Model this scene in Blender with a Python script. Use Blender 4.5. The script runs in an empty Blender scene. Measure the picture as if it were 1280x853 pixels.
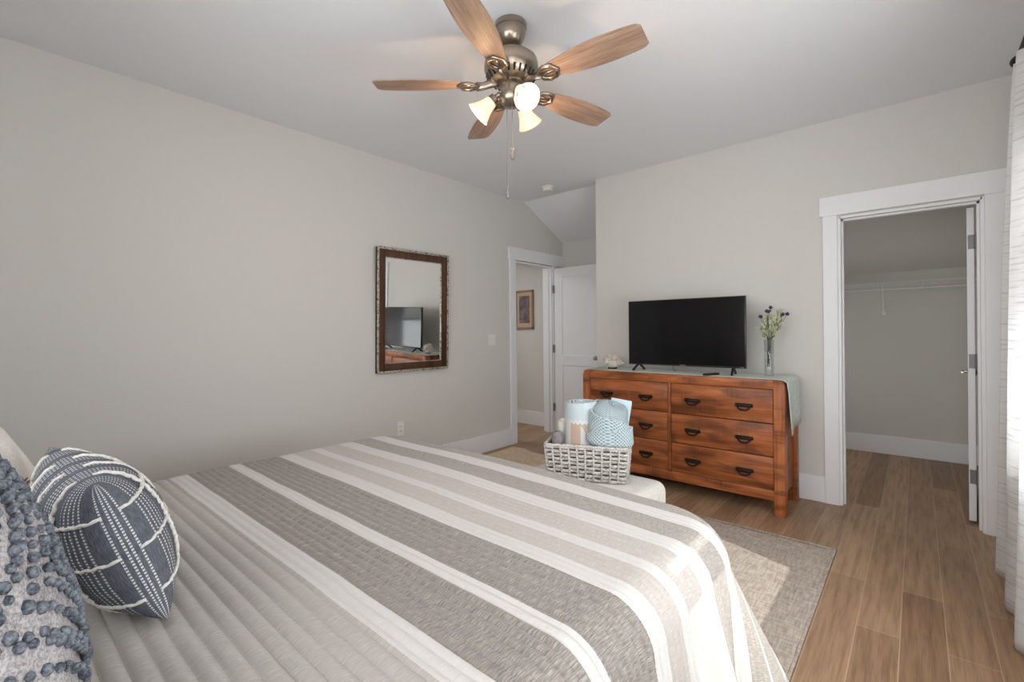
import bpy, bmesh, math, random
from mathutils import Vector, Matrix, noise
random.seed(7)
PI = math.pi
sc = bpy.context.scene
COL = sc.collection

# ------------------------------------------------------------------ camera
F_PX, TH, CY, CAMH, TILT, ROLL = 581.4, .7164, 413.75, 1.2634, -.0007, -.0103
fw = Vector((-math.sin(TH), math.cos(TH), 0)); rt = Vector((math.cos(TH), math.sin(TH), 0)); up = Vector((0, 0, 1))
fd = fw * math.cos(TILT) + up * math.sin(TILT)
ud = up * math.cos(TILT) - fw * math.sin(TILT)
r_ = rt * math.cos(ROLL) + ud * math.sin(ROLL)
u_ = ud * math.cos(ROLL) - rt * math.sin(ROLL)
cam = bpy.data.cameras.new('camera'); cam_o = bpy.data.objects.new('camera', cam); COL.objects.link(cam_o)
m = Matrix((r_, u_, -fd)).transposed().to_4x4(); m.translation = Vector((0, 0, CAMH))
cam_o.matrix_world = m
cam.sensor_width = 36; cam.lens = F_PX / 1280 * 36; cam.clip_start = .02
cam.shift_y = (CY - 426.5) / 1280
sc.camera = cam_o

# ------------------------------------------------------------------ light
sc.view_settings.view_transform = 'Standard'; sc.view_settings.look = 'None'
sc.view_settings.gamma = 1; sc.view_settings.use_curve_mapping = False
sc.view_settings.exposure = 0.17
sc.render.film_transparent = False
try:
    sc.cycles.use_denoising = True
    sc.cycles.max_bounces = 10; sc.cycles.diffuse_bounces = 6; sc.cycles.transparent_max_bounces = 12
    sc.cycles.sample_clamp_indirect = 6; sc.cycles.caustics_reflective = False; sc.cycles.caustics_refractive = False
except Exception: pass
w = bpy.data.worlds.new('world'); sc.world = w; w.use_nodes = True
nt = w.node_tree; bg = nt.nodes['Background']
bg.inputs[0].default_value = (.80, .90, 1, 1); bg.inputs[1].default_value = 2.0

def sun():
    l = bpy.data.lights.new('sun', 'SUN'); l.energy = 3.2; l.angle = .008; l.color = (1, .97, .92)
    o = bpy.data.objects.new('sun', l); COL.objects.link(o)
    d = Vector((-1, .33, -.75)); o.rotation_euler = d.to_track_quat('-Z', 'Y').to_euler(); o.location = (6, -2, 5)
sun()
def area(name, loc, d, sx, sy, power, col=(1, 1, 1)):
    l = bpy.data.lights.new(name, 'AREA'); l.shape = 'RECTANGLE'; l.size = sx; l.size_y = sy; l.energy = power; l.color = col
    o = bpy.data.objects.new(name, l); COL.objects.link(o); o.location = loc
    o.rotation_euler = Vector(d).to_track_quat('-Z', 'Y').to_euler()
    return o
# daylight through the window of the right wall
area('daylight_right_window', (.50, 1.85, 1.35), (-1, 0, .0), 2.1, 1.25, 42, (1, .995, .995))
area('fill_right_rear', (.395, -.05, 1.45), (-1, 0, 0), .85, 1.2, 10, (1, .995, .995))  # added fill light, brightens the near left wall and the pillows
hw = area('fill_head', (-.80, -.66, 1.45), (0, 1, .0), 2.2, 1.3, 26, (1, .995, .995)); hw.data.spread = math.radians(125)  # added soft fill light from behind the camera

# ------------------------------------------------------------------ material helpers
def newmat(name):
    m = bpy.data.materials.new(name); m.use_nodes = True
    return m, m.node_tree, m.node_tree.nodes['Principled BSDF']
def L(nt, a, b): nt.links.new(a, b)
def node(nt, t, **kw):
    n = nt.nodes.new(t)
    for k, v in kw.items(): setattr(n, k, v)
    return n
def coords(nt, kind='Object', scale=(1, 1, 1), loc=(0, 0, 0), rot=(0, 0, 0)):
    tc = node(nt, 'ShaderNodeTexCoord'); mp = node(nt, 'ShaderNodeMapping')
    mp.inputs['Scale'].default_value = scale; mp.inputs['Location'].default_value = loc; mp.inputs['Rotation'].default_value = rot
    L(nt, tc.outputs[kind], mp.inputs['Vector']); return mp.outputs[0]
def ramp(nt, fac, stops, interp='LINEAR'):
    r = node(nt, 'ShaderNodeValToRGB'); cr = r.color_ramp; cr.interpolation = interp
    while len(cr.elements) < len(stops): cr.elements.new(.5)
    for e, (p, c) in zip(cr.elements, stops):
        e.position = p; e.color = (*c, 1) if len(c) == 3 else c
    L(nt, fac, r.inputs[0]); return r.outputs[0]
def mix(nt, fac, a, b, mode='MIX'):
    n = node(nt, 'ShaderNodeMix', data_type='RGBA', blend_type=mode)
    for s, v in ((0, fac), (6, a), (7, b)):
        if hasattr(v, 'links') or hasattr(v, 'is_linked'): L(nt, v, n.inputs[s])
        else: n.inputs[s].default_value = v if s == 0 else (*v, 1)
    return n.outputs[2]
def math_(nt, op, a, b=None, c=None):
    n = node(nt, 'ShaderNodeMath', operation=op)
    for i, v in enumerate((a, b, c)):
        if v is None: continue
        if hasattr(v, 'is_linked'): L(nt, v, n.inputs[i])
        else: n.inputs[i].default_value = v
    return n.outputs[0]
def noise_(nt, vec, scale, detail=3, rough=.5):
    n = node(nt, 'ShaderNodeTexNoise'); n.inputs['Scale'].default_value = scale; n.inputs['Detail'].default_value = detail
    n.inputs['Roughness'].default_value = rough
    L(nt, vec, n.inputs['Vector']); return n.outputs[0]
def bump(nt, bsdf, h, strength=.3, dist=.01):
    b = node(nt, 'ShaderNodeBump'); b.inputs['Strength'].default_value = strength; b.inputs['Distance'].default_value = dist
    L(nt, h, b.inputs['Height']); L(nt, b.outputs[0], bsdf.inputs['Normal'])
def simple(name, col, rough=.5, metal=0, noise_s=0, var=.06, bump_s=0, spec=.5):
    m, nt, b = newmat(name)
    b.inputs['Roughness'].default_value = rough; b.inputs['Metallic'].default_value = metal
    b.inputs['Specular IOR Level'].default_value = spec
    if noise_s:
        v = coords(nt); n = noise_(nt, v, noise_s)
        c = ramp(nt, n, [(.3, tuple(x * (1 - var) for x in col)), (.7, tuple(min(1, x * (1 + var)) for x in col))])
        L(nt, c, b.inputs['Base Color'])
        if bump_s: bump(nt, b, n, bump_s, .004)
    else: b.inputs['Base Color'].default_value = (*col, 1)
    return m

M = {}
M['wall'] = simple('wall_paint', (.648, .640, .615), .75, noise_s=60, var=.012, bump_s=.04, spec=.2)
M['ceiling'] = simple('ceiling_paint', (.81, .832, .872), .85, noise_s=60, var=.01, bump_s=.03, spec=.2)
M['trim'] = simple('trim_paint', (.80, .815, .84), .42, noise_s=8, var=.01, spec=.35)
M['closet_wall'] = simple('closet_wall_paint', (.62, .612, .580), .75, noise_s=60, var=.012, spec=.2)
M['door_edge'] = M['trim']
M['nickel'] = simple('satin_nickel', (.50, .47, .43), .32, 1)
M['fan_metal'] = simple('brushed_bronze_nickel', (.38, .32, .265), .30, 1)
M['dark_metal'] = simple('dark_metal', (.02, .018, .016), .45, .6)
M['black_plastic'] = simple('black_plastic', (.012, .012, .013), .35)
M['white_plastic'] = simple('white_plastic', (.78, .77, .74), .4)
M['white_wire'] = simple('white_wire', (.75, .75, .73), .35)
M['steel'] = simple('steel', (.22, .22, .23), .5, .4)

def m_floor():
    m, nt, b = newmat('wood_plank_floor')
    # planks run along Y; width .143 in X
    v = coords(nt, rot=(0, 0, PI / 2), loc=(0, .061, 0))
    br = node(nt, 'ShaderNodeTexBrick'); br.offset = .37; br.offset_frequency = 2
    br.inputs['Scale'].default_value = 1; br.inputs['Brick Width'].default_value = 1.22; br.inputs['Row Height'].default_value = .1425
    br.inputs['Mortar Size'].default_value = .0016; br.inputs['Mortar Smooth'].default_value = .3; br.inputs['Bias'].default_value = 0
    br.inputs['Color1'].default_value = (0, 0, 0, 1); br.inputs['Color2'].default_value = (1, 1, 1, 1); br.inputs['Mortar'].default_value = (.5, .5, .5, 1)
    L(nt, v, br.inputs['Vector'])
    g = noise_(nt, coords(nt, scale=(26, 1.6, 1)), 1.6, 6, .62)
    g2 = noise_(nt, coords(nt, scale=(3.2, 1.1, 1)), 1.8, 4, .6)
    g3 = noise_(nt, coords(nt, scale=(140, 5, 1)), 1.5, 3, .6)
    base = ramp(nt, br.outputs['Color'], [(0, (.235, .130, .070)), (.3, (.38, .23, .132)), (.65, (.47, .305, .185)), (1, (.32, .185, .103))])
    c = mix(nt, math_(nt, 'MULTIPLY', g2, .45), base, (.42, .29, .195), 'MIX'); 
    dark = ramp(nt, g, [(.30, (.62, .59, .56)), (.55, (1, 1, 1)), (.8, (1.15, 1.13, 1.10))])
    c = mix(nt, 1.0, c, dark, 'MULTIPLY')
    d3 = ramp(nt, g3, [(.35, (.88, .88, .88)), (.6, (1.04, 1.04, 1.04))]); c = mix(nt, .8, c, d3, 'MULTIPLY')
    c = mix(nt, br.outputs['Fac'], c, (.50, .36, .245))
    L(nt, c, b.inputs['Base Color']); b.inputs['Roughness'].default_value = .42; b.inputs['Specular IOR Level'].default_value = .35
    bump(nt, b, math_(nt, 'SUBTRACT', g, br.outputs['Fac']), .12, .003)
    return m
M['floor'] = m_floor()

def m_wood(name, cols, axis='X', rough=.4, scale=1., saw=True, gen=False):
    """planed timber, grain along the given axis, darker knots and saw marks"""
    m, nt, b = newmat(name)
    oi = node(nt, 'ShaderNodeObjectInfo')
    tc = node(nt, 'ShaderNodeTexCoord')
    add = node(nt, 'ShaderNodeVectorMath', operation='ADD'); L(nt, tc.outputs['Object'], add.inputs[0])
    sc3 = node(nt, 'ShaderNodeVectorMath', operation='SCALE'); L(nt, oi.outputs['Location'], sc3.inputs[0]); sc3.inputs[3].default_value = 3.7
    L(nt, sc3.outputs[0], add.inputs[1])
    def mp(s):
        q = node(nt, 'ShaderNodeMapping'); q.inputs['Scale'].default_value = s; L(nt, add.outputs[0], q.inputs['Vector']); return q.outputs[0]
    lo, hi = 1.2 * scale, 16 * scale
    s = {'X': (lo, hi, hi), 'Y': (hi, lo, hi), 'Z': (hi, hi, lo)}[axis]
    g = noise_(nt, mp(s), 1.0, 6, .6)
    f = noise_(nt, mp(tuple(x * 5 for x in s)), 1.0, 3, .6)
    k = noise_(nt, mp(tuple(3.5 if x == hi else 2. for x in s)), 1.0, 2, .5)
    c = ramp(nt, g, [(.28, cols[0]), (.5, cols[1]), (.72, cols[2])])
    c = mix(nt, 1., c, ramp(nt, f, [(.3, (.72, .70, .68)), (.6, (1.06, 1.05, 1.04))]), 'MULTIPLY')
    c = mix(nt, 1., c, ramp(nt, k, [(.25, (.55, .52, .5)), (.45, (1, 1, 1))]), 'MULTIPLY')
    if saw:
        sv = {'X': (170, 1, 1), 'Y': (1, 170, 1), 'Z': (1, 1, 170)}[axis]
        sw = noise_(nt, mp(sv), 1., 1, .5)
        pt = ramp(nt, noise_(nt, mp((3, 3, 9)), 1.3, 2), [(.5, (0, 0, 0)), (.62, (1, 1, 1))])
        c = mix(nt, pt, c, mix(nt, sw, c, (.05, .022, .012), 'MIX'))
    L(nt, c, b.inputs['Base Color']); b.inputs['Roughness'].default_value = rough; b.inputs['Specular IOR Level'].default_value = .3
    bump(nt, b, g, .08, .003)
    return m
RED = ((.20, .055, .018), (.40, .125, .042), (.52, .195, .075))
M['dresser_x'] = m_wood('dresser_wood_along', RED, 'X')
M['dresser_z'] = m_wood('dresser_wood_upright', RED, 'Z')
DRW = ((.15, .042, .015), (.36, .110, .036), (.48, .175, .065))
M['drawer'] = m_wood('drawer_front_wood', DRW, 'X', scale=.9)
M['blade'] = m_wood('fan_blade_wood', ((.235, .155, .115), (.34, .235, .18), (.45, .325, .255)), 'X', .45, 1.6, saw=False)
M['mirror_wood'] = m_wood('mirror_brown_wood', ((.05, .024, .014), (.095, .045, .027), (.13, .062, .038)), 'Z', .4, 1.5, saw=False)
M['frame_wood'] = simple('picture_frame_gold', (.36, .24, .14), .4, .3, 30)

def m_quilt():
    m, nt, b = newmat('striped_quilt')
    tc = node(nt, 'ShaderNodeTexCoord'); sp = node(nt, 'ShaderNodeSeparateXYZ'); L(nt, tc.outputs['UV'], sp.inputs[0])
    V = math_(nt, 'DIVIDE', sp.outputs[1], 4.)           # cloth y in metres / 4
    li = (.42, .40, .375); dk = (.262, .238, .218); wh = (.58, .563, .548); md = (.33, .30, .275); lb = (.46, .425, .395)
    st = [(0, li), (.505, wh), (.563, dk), (.726, wh), (.781, dk), (.951, wh), (1.005, lb), (1.10, wh), (1.155, lb), (1.262, wh), (1.335, md), (1.445, wh), (1.525, md), (1.612, wh), (1.628, md), (1.80, wh), (1.87, lb)]
    c0 = ramp(nt, V, [(p / 4, c) for p, c in st], 'CONSTANT')
    # short woven dashes across the stripes
    mp = node(nt, 'ShaderNodeMapping'); mp.inputs['Scale'].default_value = (430, 34, 1); L(nt, tc.outputs['UV'], mp.inputs[0])
    d = noise_(nt, mp.outputs[0], 1, 2, .55)
    dark_amt = ramp(nt, V, [(p / 4, (0.9,) * 3 if c == dk else (.55,) * 3 if c == md else (.28,) * 3 if c != wh else (.10,) * 3) for p, c in st], 'CONSTANT')
    dr = ramp(nt, d, [(.34, (.68, .68, .68)), (.50, (.97, .97, .97)), (.68, (1.6, 1.6, 1.6))])
    dd = mix(nt, dark_amt, (1, 1, 1), dr)
    c = mix(nt, 1., c0, dd, 'MULTIPLY')
    L(nt, c, b.inputs['Base Color']); b.inputs['Roughness'].default_value = .9; b.inputs['Specular IOR Level'].default_value = .1
    b.inputs['Sheen Weight'].default_value = .15
    mp2 = node(nt, 'ShaderNodeMapping'); mp2.inputs['Scale'].default_value = (90, 40, 1); L(nt, tc.outputs['UV'], mp2.inputs[0])
    n2 = noise_(nt, mp2.outputs[0], 1, 3, .6)
    # puffed rows between the seams, and the short cross seams of the dark stripes
    def rows(per): return math_(nt, 'POWER', math_(nt, 'ABSOLUTE', math_(nt, 'SINE', math_(nt, 'MULTIPLY', math_(nt, 'SUBTRACT', sp.outputs[1], .505), PI / per))), .45)
    lt = math_(nt, 'LESS_THAN', sp.outputs[1], .505); rr = math_(nt, 'ADD', math_(nt, 'MULTIPLY', rows(.037), lt), math_(nt, 'MULTIPLY', rows(.0262), math_(nt, 'SUBTRACT', 1, lt)))
    odd = math_(nt, 'MULTIPLY', math_(nt, 'FLOOR', math_(nt, 'DIVIDE', math_(nt, 'SUBTRACT', sp.outputs[1], .505), .0262)), .37)
    cr = math_(nt, 'POWER', math_(nt, 'ABSOLUTE', math_(nt, 'SINE', math_(nt, 'MULTIPLY', math_(nt, 'ADD', math_(nt, 'DIVIDE', sp.outputs[0], .05), odd), PI))), .35)
    isd = ramp(nt, V, [(p / 4, (1,) * 3 if c in (dk, md) else (.15,) * 3) for p, c in st], 'CONSTANT')
    hgt = math_(nt, 'ADD', math_(nt, 'MULTIPLY', rr, ramp(nt, V, [(0, (1,) * 3), (.245, (.55,) * 3)], 'CONSTANT')), math_(nt, 'MULTIPLY', math_(nt, 'MULTIPLY', cr, isd), .8))
    bump(nt, b, math_(nt, 'ADD', hgt, math_(nt, 'ADD', math_(nt, 'MULTIPLY', n2, .8), math_(nt, 'MULTIPLY', d, .4))), .55, .0035)
    return m
M['quilt'] = m_quilt()
M['sheet'] = simple('white_cotton', (.70, .69, .67), .9, noise_s=25, var=.03, bump_s=.2, spec=.1)
M['bedskirt'] = simple('grey_bedskirt', (.20, .205, .22), .9, noise_s=30, var=.08, bump_s=.2, spec=.1)

def m_weave(name, c1, c2, sx=220, sy=220, bs=.5, rough=.95):
    m, nt, b = newmat(name)
    a = noise_(nt, coords(nt, scale=(sx, sy * .12, sy * .12)), 1, 2); c = noise_(nt, coords(nt, scale=(sx * .12, sy, sy)), 1, 2)
    h = math_(nt, 'MULTIPLY', math_(nt, 'ADD', a, c), .5)
    L(nt, ramp(nt, h, [(.38, c1), (.62, c2)]), b.inputs['Base Color'])
    b.inputs['Roughness'].default_value = rough; b.inputs['Specular IOR Level'].default_value = .1
    bump(nt, b, h, bs, .003)
    return m
M['rug'] = m_weave('taupe_rug_weave', (.34, .285, .24), (.54, .475, .415), 120, 120, .6)
M['jute'] = m_weave('tan_rug_weave', (.60, .46, .32), (.80, .65, .49), 60, 160, .5)
M['bench'] = m_weave('cream_upholstery', (.62, .60, .56), (.74, .72, .68), 260, 260, .3)
M['runner'] = m_weave('pale_sage_cloth', (.56, .63, .57), (.74, .80, .75), 240, 240, .5)
M['curtain_dark'] = None

def m_curtain():
    m, nt, b = newmat('white_slub_curtain')
    out = nt.nodes['Material Output']
    v = coords(nt, 'UV', scale=(2.0, 85, 1)); n = noise_(nt, v, 1, 2, .5)
    c = ramp(nt, n, [(.33, (.70, .70, .70)), (.45, (.86, .86, .86)), (.6, (.89, .89, .89))])
    L(nt, c, b.inputs['Base Color']); b.inputs['Roughness'].default_value = .9; b.inputs['Specular IOR Level'].default_value = .1
    bump(nt, b, n, .3, .004)
    t = node(nt, 'ShaderNodeBsdfTranslucent'); L(nt, c, t.inputs[0])
    ms = node(nt, 'ShaderNodeMixShader'); ms.inputs[0].default_value = .5
    L(nt, b.outputs[0], ms.inputs[1]); L(nt, t.outputs[0], ms.inputs[2]); L(nt, ms.outputs[0], out.inputs[0])
    return m
M['curtain'] = m_curtain()
def m_blind():
    m, nt, b = newmat('white_cellular_blind'); out = nt.nodes['Material Output']; b.inputs['Base Color'].default_value = (.85, .85, .84, 1); b.inputs['Roughness'].default_value = .8
    t = node(nt, 'ShaderNodeBsdfTranslucent'); t.inputs[0].default_value = (.9, .9, .89, 1); ms = node(nt, 'ShaderNodeMixShader'); ms.inputs[0].default_value = .6
    L(nt, b.outputs[0], ms.inputs[1]); L(nt, t.outputs[0], ms.inputs[2]); L(nt, ms.outputs[0], out.inputs[0]); return m
M['blind'] = m_blind()

def m_glass(name, tint=(1, 1, 1), rough=0.0):
    m, nt, b = newmat(name)
    b.inputs['Base Color'].default_value = (*tint, 1); b.inputs['Roughness'].default_value = rough
    b.inputs['Transmission Weight'].default_value = 1; b.inputs['IOR'].default_value = 1.45
    return m
def m_thin():
    m, nt, b = newmat('clear_glass'); out = nt.nodes['Material Output']
    t = node(nt, 'ShaderNodeBsdfTransparent'); t.inputs[0].default_value = (.93, .95, .94, 1); g = node(nt, 'ShaderNodeBsdfGlossy'); g.inputs['Roughness'].default_value = .03
    lw = node(nt, 'ShaderNodeLayerWeight'); lw.inputs[0].default_value = .35
    ms = node(nt, 'ShaderNodeMixShader'); L(nt, math_(nt, 'MULTIPLY_ADD', lw.outputs['Facing'], .5, .05), ms.inputs[0])
    L(nt, t.outputs[0], ms.inputs[1]); L(nt, g.outputs[0], ms.inputs[2]); L(nt, ms.outputs[0], out.inputs[0]); return m
M['glass'] = m_thin()
def m_pane():
    m, nt, b = newmat('window_pane'); out = nt.nodes['Material Output']
    t = node(nt, 'ShaderNodeBsdfTransparent'); t.inputs[0].default_value = (.96, .98, .97, 1); g = node(nt, 'ShaderNodeBsdfGlossy'); g.inputs['Roughness'].default_value = .02
    ms = node(nt, 'ShaderNodeMixShader'); ms.inputs[0].default_value = .06
    L(nt, t.outputs[0], ms.inputs[1]); L(nt, g.outputs[0], ms.inputs[2]); L(nt, ms.outputs[0], out.inputs[0]); return m
M['pane'] = m_pane()
def m_mirror():
    m, nt, b = newmat('mirror_glass'); b.inputs['Base Color'].default_value = (.86, .87, .86, 1)
    b.inputs['Metallic'].default_value = 1; b.inputs['Roughness'].default_value = .01; return m
M['mirror'] = m_mirror()
M['screen'] = simple('tv_screen', (.004, .004, .005), .10, spec=.35)
M['silver'] = None
def m_silver():
    m, nt, b = newmat('antique_silver_beading')
    n = noise_(nt, coords(nt, scale=(1, 1, 1)), 70, 2, .5)
    L(nt, ramp(nt, n, [(.36, (.11, .08, .06)), (.48, (.40, .36, .31)), (.65, (.56, .53, .48))]), b.inputs['Base Color'])
    b.inputs['Metallic'].default_value = .35; b.inputs['Roughness'].default_value = .4; bump(nt, b, n, .4, .004); return m
M['silver'] = m_silver()
def m_emit(name, col, s, base=(.9, .85, .75)):
    m, nt, b = newmat(name); b.inputs['Base Color'].default_value = (*base, 1); b.inputs['Roughness'].default_value = .4
    b.inputs['Emission Color'].default_value = (*col, 1); b.inputs['Emission Strength'].default_value = s
    return m
M['bulb'] = m_emit('lit_bulb', (1, .86, .66), 1.7)
def m_shade():
    m = m_emit('lit_frosted_glass_shade', (1, .76, .50), .40, (.80, .74, .66)); nt = m.node_tree; b = nt.nodes['Principled BSDF']; out = nt.nodes['Material Output']
    t = node(nt, 'ShaderNodeBsdfTranslucent'); t.inputs[0].default_value = (.9, .80, .66, 1); ms = node(nt, 'ShaderNodeMixShader'); ms.inputs[0].default_value = .35
    L(nt, b.outputs[0], ms.inputs[1]); L(nt, t.outputs[0], ms.inputs[2]); L(nt, ms.outputs[0], out.inputs[0]); return m
M['shade'] = m_shade()

def m_stripecushion():
    m, nt, b = newmat('indigo_woven_cushion')
    tc = node(nt, 'ShaderNodeTexCoord'); sp = node(nt, 'ShaderNodeSeparateXYZ'); L(nt, tc.outputs['UV'], sp.inputs[0])
    U, V = sp.outputs[0], sp.outputs[1]
    # rows of stitches: stitch lines run along V, in two bundles per repeat
    per = .085
    uu = math_(nt, 'FRACT', math_(nt, 'DIVIDE', U, per))
    band = math_(nt, 'MULTIPLY', math_(nt, 'GREATER_THAN', uu, .20), math_(nt, 'LESS_THAN', uu, .92))
    ul = math_(nt, 'ABSOLUTE', math_(nt, 'SUBTRACT', math_(nt, 'FRACT', math_(nt, 'DIVIDE', U, per * .155)), .5))
    line = math_(nt, 'LESS_THAN', ul, .17)
    vd = math_(nt, 'LESS_THAN', math_(nt, 'FRACT', math_(nt, 'DIVIDE', V, .0068)), .6)
    dots = math_(nt, 'MULTIPLY', math_(nt, 'MULTIPLY', band, line), vd)
    n = noise_(nt, coords(nt, 'UV', scale=(420, 60, 1)), 1, 3)
    base = ramp(nt, n, [(.3, (.075, .083, .103)), (.7, (.155, .168, .195))])
    c = mix(nt, dots, base, (.62, .62, .62))
    L(nt, c, b.inputs['Base Color']); b.inputs['Roughness'].default_value = .95; b.inputs['Specular IOR Level'].default_value = .08
    bump(nt, b, math_(nt, 'ADD', n, dots), .5, .003)
    return m
M['indigo'] = m_stripecushion()
M['white_yarn'] = simple('white_yarn', (.68, .67, .64), .95, noise_s=200, var=.1, spec=.1)
def m_heather(name, c1, c2, s=260):
    m, nt, b = newmat(name)
    n = noise_(nt, coords(nt), s, 2, .7); n2 = noise_(nt, coords(nt), s * .12, 2)
    L(nt, mix(nt, .35, ramp(nt, n, [(.38, c1), (.62, c2)]), ramp(nt, n2, [(.3, c1), (.7, c2)])), b.inputs['Base Color'])
    b.inputs['Roughness'].default_value = 1; b.inputs['Specular IOR Level'].default_value = .05
    bump(nt, b, n, .6, .003); return m
M['heather'] = m_heather('grey_heather_knit', (.20, .19, .20), (.52, .50, .51))
M['bobble'] = m_heather('slate_bobble_yarn', (.045, .052, .068), (.24, .26, .30), 160)
M['grey_cloth'] = m_heather('grey_cotton', (.13, .12, .125), (.34, .315, .32), 200)
M['white_fur'] = m_heather('ivory_woven_cotton', (.68, .66, .62), (.86, .84, .80), 200)
M['rust'] = simple('rust_stitching', (.30, .14, .07), .9)
M['brown_fringe'] = m_heather('brown_fringe_yarn', (.08, .06, .05), (.22, .18, .15), 200)
def m_knit(name, c1, c2, sx=95, sy=95):
    m, nt, b = newmat(name)
    tc = node(nt, 'ShaderNodeTexCoord'); sp = node(nt, 'ShaderNodeSeparateXYZ'); L(nt, tc.outputs['UV'], sp.inputs[0])
    a = math_(nt, 'SINE', math_(nt, 'MULTIPLY', sp.outputs[0], sx * 6.283)); c = math_(nt, 'SINE', math_(nt, 'MULTIPLY', sp.outputs[1], sy * 6.283))
    h = math_(nt, 'MULTIPLY_ADD', math_(nt, 'MULTIPLY', a, c), .5, .5)
    L(nt, ramp(nt, h, [(.1, c1), (.6, c2)]), b.inputs['Base Color']); b.inputs['Roughness'].default_value = .95; b.inputs['Specular IOR Level'].default_value = .08
    bump(nt, b, h, .8, .006); return m
M['knit_blue'] = m_knit('pale_blue_honeycomb_knit', (.22, .29, .33), (.54, .64, .68), 62, 62)
M['sky'] = m_knit('sky_blue_fleece', (.36, .51, .59), (.52, .65, .72), 120, 120)
def m_pattern_roll():
    m, nt, b = newmat('blue_white_beige_patterned_fleece')
    tc = node(nt, 'ShaderNodeTexCoord'); sp = node(nt, 'ShaderNodeSeparateXYZ'); L(nt, tc.outputs['UV'], sp.inputs[0])
    U, V = sp.outputs[0], sp.outputs[1]     # metres: U around, V up
    zig = math_(nt, 'MULTIPLY', math_(nt, 'ABSOLUTE', math_(nt, 'SUBTRACT', math_(nt, 'FRACT', math_(nt, 'DIVIDE', U, .022)), .5)), .022)
    hv = math_(nt, 'ADD', V, zig)
    top = math_(nt, 'GREATER_THAN', hv, .305)
    sq = math_(nt, 'FRACT', math_(nt, 'DIVIDE', U, .175))
    beige = math_(nt, 'MULTIPLY', math_(nt, 'GREATER_THAN', sq, .30), math_(nt, 'LESS_THAN', sq, .60))
    tri = math_(nt, 'GREATER_THAN', math_(nt, 'ADD', math_(nt, 'MULTIPLY', math_(nt, 'ABSOLUTE', math_(nt, 'SUBTRACT', sq, .28)), .30), V), .272)
    blue = math_(nt, 'GREATER_THAN', sq, .80)
    c = mix(nt, beige, (.72, .71, .68), (.56, .43, .34))
    c = mix(nt, math_(nt, 'MULTIPLY', tri, math_(nt, 'LESS_THAN', sq, .34)), c, (.55, .45, .36))
    c = mix(nt, blue, c, (.58, .68, .73)); c = mix(nt, top, c, (.60, .695, .735))
    zz = math_(nt, 'MULTIPLY', math_(nt, 'LESS_THAN', math_(nt, 'ABSOLUTE', math_(nt, 'SUBTRACT', hv, .298)), .009), 1)
    c = mix(nt, zz, c, (.74, .75, .75))
    n = noise_(nt, coords(nt, 'UV'), 260, 3); c = mix(nt, .35, c, ramp(nt, n, [(.3, (.4, .4, .4)), (.7, (.95, .95, .95))]), 'MULTIPLY')
    L(nt, c, b.inputs['Base Color']); b.inputs['Roughness'].default_value = 1; b.inputs['Specular IOR Level'].default_value = .05
    bump(nt, b, n, .7, .004); return m
M['pattern_roll'] = m_pattern_roll()
def m_strand():
    m, nt, b = newmat('whitewashed_wicker')
    n = noise_(nt, coords(nt, scale=(60, 60, 330)), 1, 2)
    L(nt, ramp(nt, n, [(.34, (.22, .20, .18)), (.48, (.50, .48, .45)), (.62, (.64, .62, .59))]), b.inputs['Base Color'])
    b.inputs['Roughness'].default_value = .6; bump(nt, b, n, .4, .002); return m
M['wicker'] = m_strand()
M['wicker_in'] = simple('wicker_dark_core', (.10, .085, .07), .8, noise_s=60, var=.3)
M['coral'] = simple('cream_coral', (.66, .60, .53), .8, noise_s=120, var=.15, bump_s=.6)
M['stem_dark'] = simple('dark_stem', (.06, .05, .045), .6)
M['leaf_pale'] = simple('pale_green_leaf', (.50, .53, .38), .6, noise_s=80, var=.2)
M['leaf_green'] = simple('olive_green_leaf', (.20, .24, .10), .6, noise_s=80, var=.25)
M['thistle'] = simple('slate_thistle', (.045, .05, .07), .8, noise_s=300, var=.4, bump_s=.6)
def m_art():
    m, nt, b = newmat('framed_print')
    v = coords(nt); n = noise_(nt, v, 9, 4, .6)
    L(nt, ramp(nt, n, [(.3, (.07, .055, .06)), (.5, (.16, .12, .12)), (.7, (.30, .24, .21))]), b.inputs['Base Color']); b.inputs['Roughness'].default_value = .35
    return m
M['art'] = m_art()
M['mat_board'] = simple('tan_mat_board', (.52, .40, .29), .8)

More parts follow.
